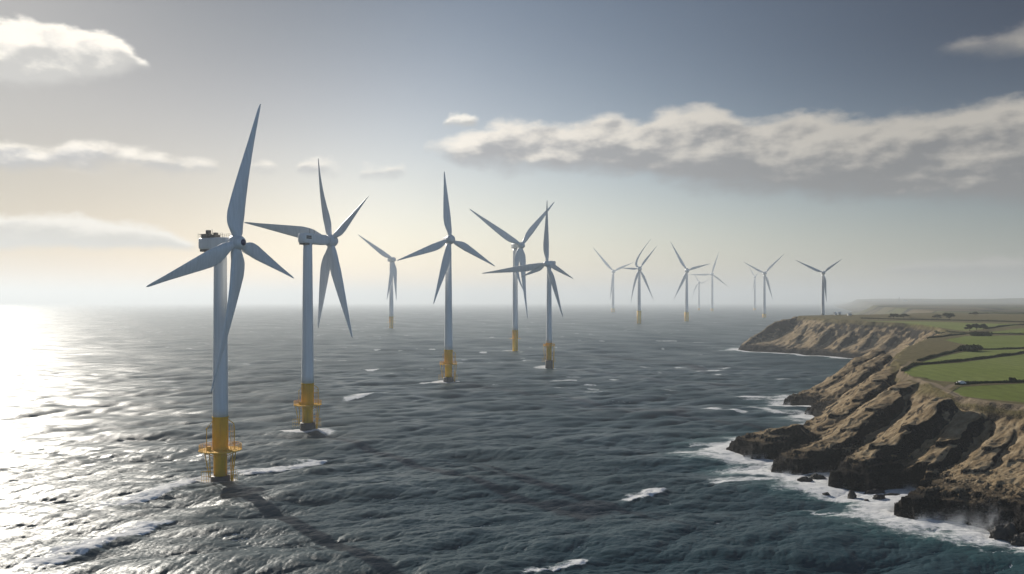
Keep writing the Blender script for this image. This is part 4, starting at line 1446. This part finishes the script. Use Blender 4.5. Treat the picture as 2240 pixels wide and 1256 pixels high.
g = ground_at(2102, 841)
car = bpy.data.objects.new("parked_car", None); COL.objects.link(car)
car.location = g + np.array((0, 0, .05)); car.rotation_euler = (0, 0, math.radians(12))
tag(car, "small white car parked at the end of the nearest hedge by the track", "car")
bm = bmesh.new()
side_prof = [(-2.1, .35), (-2.15, .75), (-2.0, 1.0), (-1.3, 1.08), (-.85, 1.55), (.75, 1.6), (1.55, 1.1), (2.1, .95), (2.15, .35)]
va = [bm.verts.new((x, -.85 if z < 1.2 else -.68, z)) for x, z in side_prof]
vb = [bm.verts.new((x, .85 if z < 1.2 else .68, z)) for x, z in side_prof]
bm.faces.new(va); bm.faces.new(vb[::-1])
for i in range(len(va)):
    j = (i + 1) % len(va)
    bm.faces.new((va[i], va[j], vb[j], vb[i]))
link_bm("body", bm, car_paint, car, smooth=False)
bm = bmesh.new()
box(bm, (-.05, 0, 1.34), 1.5, 1.50, .3, bev=.05)
link_bm("window", bm, glass_dark, car, smooth=False)
for x in (-1.3, 1.35):
    for y in (-.82, .82):
        w_ = link_bm("wheel", lathe([(.32, -.1), (.32, .1)], 16, axis=Vector((0, 1, 0)), origin=Vector((x, y, .3))), tyre_mat, car)
for y in (-.6, .6):
    bm = bmesh.new(); box(bm, (-2.14, y, .82), .06, .3, .15)
    link_bm("tail_lamp", bm, lamp_red, car, smooth=False)


def cottage(px, d, w, dp, h, rh_, label, rz=0.0, roof_mat=slate):
    x, y = at_d(px, d)
    z = zat(x, y)[0]
    root = bpy.data.objects.new("cottage", None); COL.objects.link(root)
    root.location = (x, y, z - .2); root.rotation_euler = (0, 0, rz)
    tag(root, label, "cottage", "white buildings on the headland")
    bm = bmesh.new()
    box(bm, (0, 0, h / 2), w, dp, h)
    # gables
    for s in (-1, 1):
        a = [bm.verts.new((s * w / 2, -dp / 2, h)), bm.verts.new((s * w / 2, dp / 2, h)), bm.verts.new((s * w / 2, 0, h + rh_))]
        bm.faces.new(a)
    link_bm("wall", bm, white_wall, root, smooth=False)
    bm = bmesh.new()
    for s in (-1, 1):
        n_ = Vector((0, s * rh_, dp / 2)).normalized()
        mid_ = Vector((0, s * dp / 4, h + rh_ / 2)) + n_ * .1
        sl = Vector((0, s * dp / 2, -rh_)).normalized()
        box(bm, mid_ + sl * .1, w + .5, math.hypot(dp / 2, rh_) + .4, .16, Vector((1, 0, 0)), sl, n_)
    link_bm("roof", bm, roof_mat, root, smooth=False)
    for s in (-.25, .25):
        bm = bmesh.new(); box(bm, (s * w, -dp / 2 - .02, h * .55), .8, .1, .9)
        link_bm("window", bm, glass_dark, root, smooth=False)
    bm = bmesh.new(); box(bm, (0, -dp / 2 - .02, h * .36), .8, .1, h * .7)
    link_bm("door", bm, slate, root, smooth=False)
    return root


white_roof, N, b = material("white_roof_sheet", (0.72, 0.72, 0.72), 0.5)
cottage(1827, 1370, 3.2, 3.2, 3.0, 1.8, "small white gabled hut nearest the headland turbine", .5, white_roof)
cottage(1837, 1400, 3.4, 3.4, 2.8, 1.8, "white gabled hut right of the one nearest the turbine", -.4, white_roof)
cottage(1858, 1330, 6.0, 3.5, 2.0, 1.0, "long low white building between the huts and the far hedge", .1, white_roof)
cottage(1934, 2300, 6.5, 4.5, 2.6, 1.2, "far white building alone on the pasture beyond the long hedge", .1, white_roof)

mast_mat, N, b = material("grey_mast_steel", (0.25, 0.26, 0.28), 0.5)
x, y = at_d(1967, 8800)
z = zat(x, y)[0]
mast = bpy.data.objects.new("radio_mast", None); COL.objects.link(mast); mast.location = (x, y, z)
tag(mast, "thin pale mast on the far skyline", "mast")
link_bm("pole", lathe([(7, -3), (5, 20), (4, 40), (1.5, 52)], 10), mast_mat, mast)
bm = bmesh.new(); box(bm, (0, 0, 22), 14, 14, 3, bev=.5); link_bm("gantry", bm, mast_mat, mast, smooth=False)
x, y = at_d(1980, 8750); z = zat(x, y)[0]
barn = bpy.data.objects.new("barn", None); COL.objects.link(barn); barn.location = (x, y, z)
tag(barn, "low grey building beside the mast on the far skyline", "barn")
bm = bmesh.new(); box(bm, (0, 0, 5), 38, 20, 14); link_bm("wall", bm, mast_mat, barn, smooth=False)
bm = bmesh.new()
for s in (-1, 1):
    n_ = Vector((0, s * 6, 10)).normalized(); sl = Vector((0, s * 10, -6)).normalized()
    box(bm, Vector((0, s * 5, 15)) + n_ * .3, 40, 12.4, .5, Vector((1, 0, 0)), sl, n_)
link_bm("roof", bm, slate, barn, smooth=False)


# ------------------------------------------------------------------ air
bm = bmesh.new()
box(bm, (0, 30000, 230), 230000, 210000, 490)
haze_mat = bpy.data.materials.new("sea_haze")
haze_mat.use_nodes = True
N = NT(haze_mat.node_tree)
N.n.clear()
pv = N.node('ShaderNodeVolumePrincipled')
pv.inputs['Color'].default_value = (0.90, 0.952, 0.995, 1)
pv.inputs['Density'].default_value = 0.00012
pv.inputs['Anisotropy'].default_value = 0.33
mo = N.node('ShaderNodeOutputMaterial')
N.l.new(pv.outputs[0], mo.inputs['Volume'])
hz_o = link_bm("haze", bm, haze_mat, smooth=False)
tag(hz_o, "pale sea haze that fades the far turbines", "haze", kind="stuff")
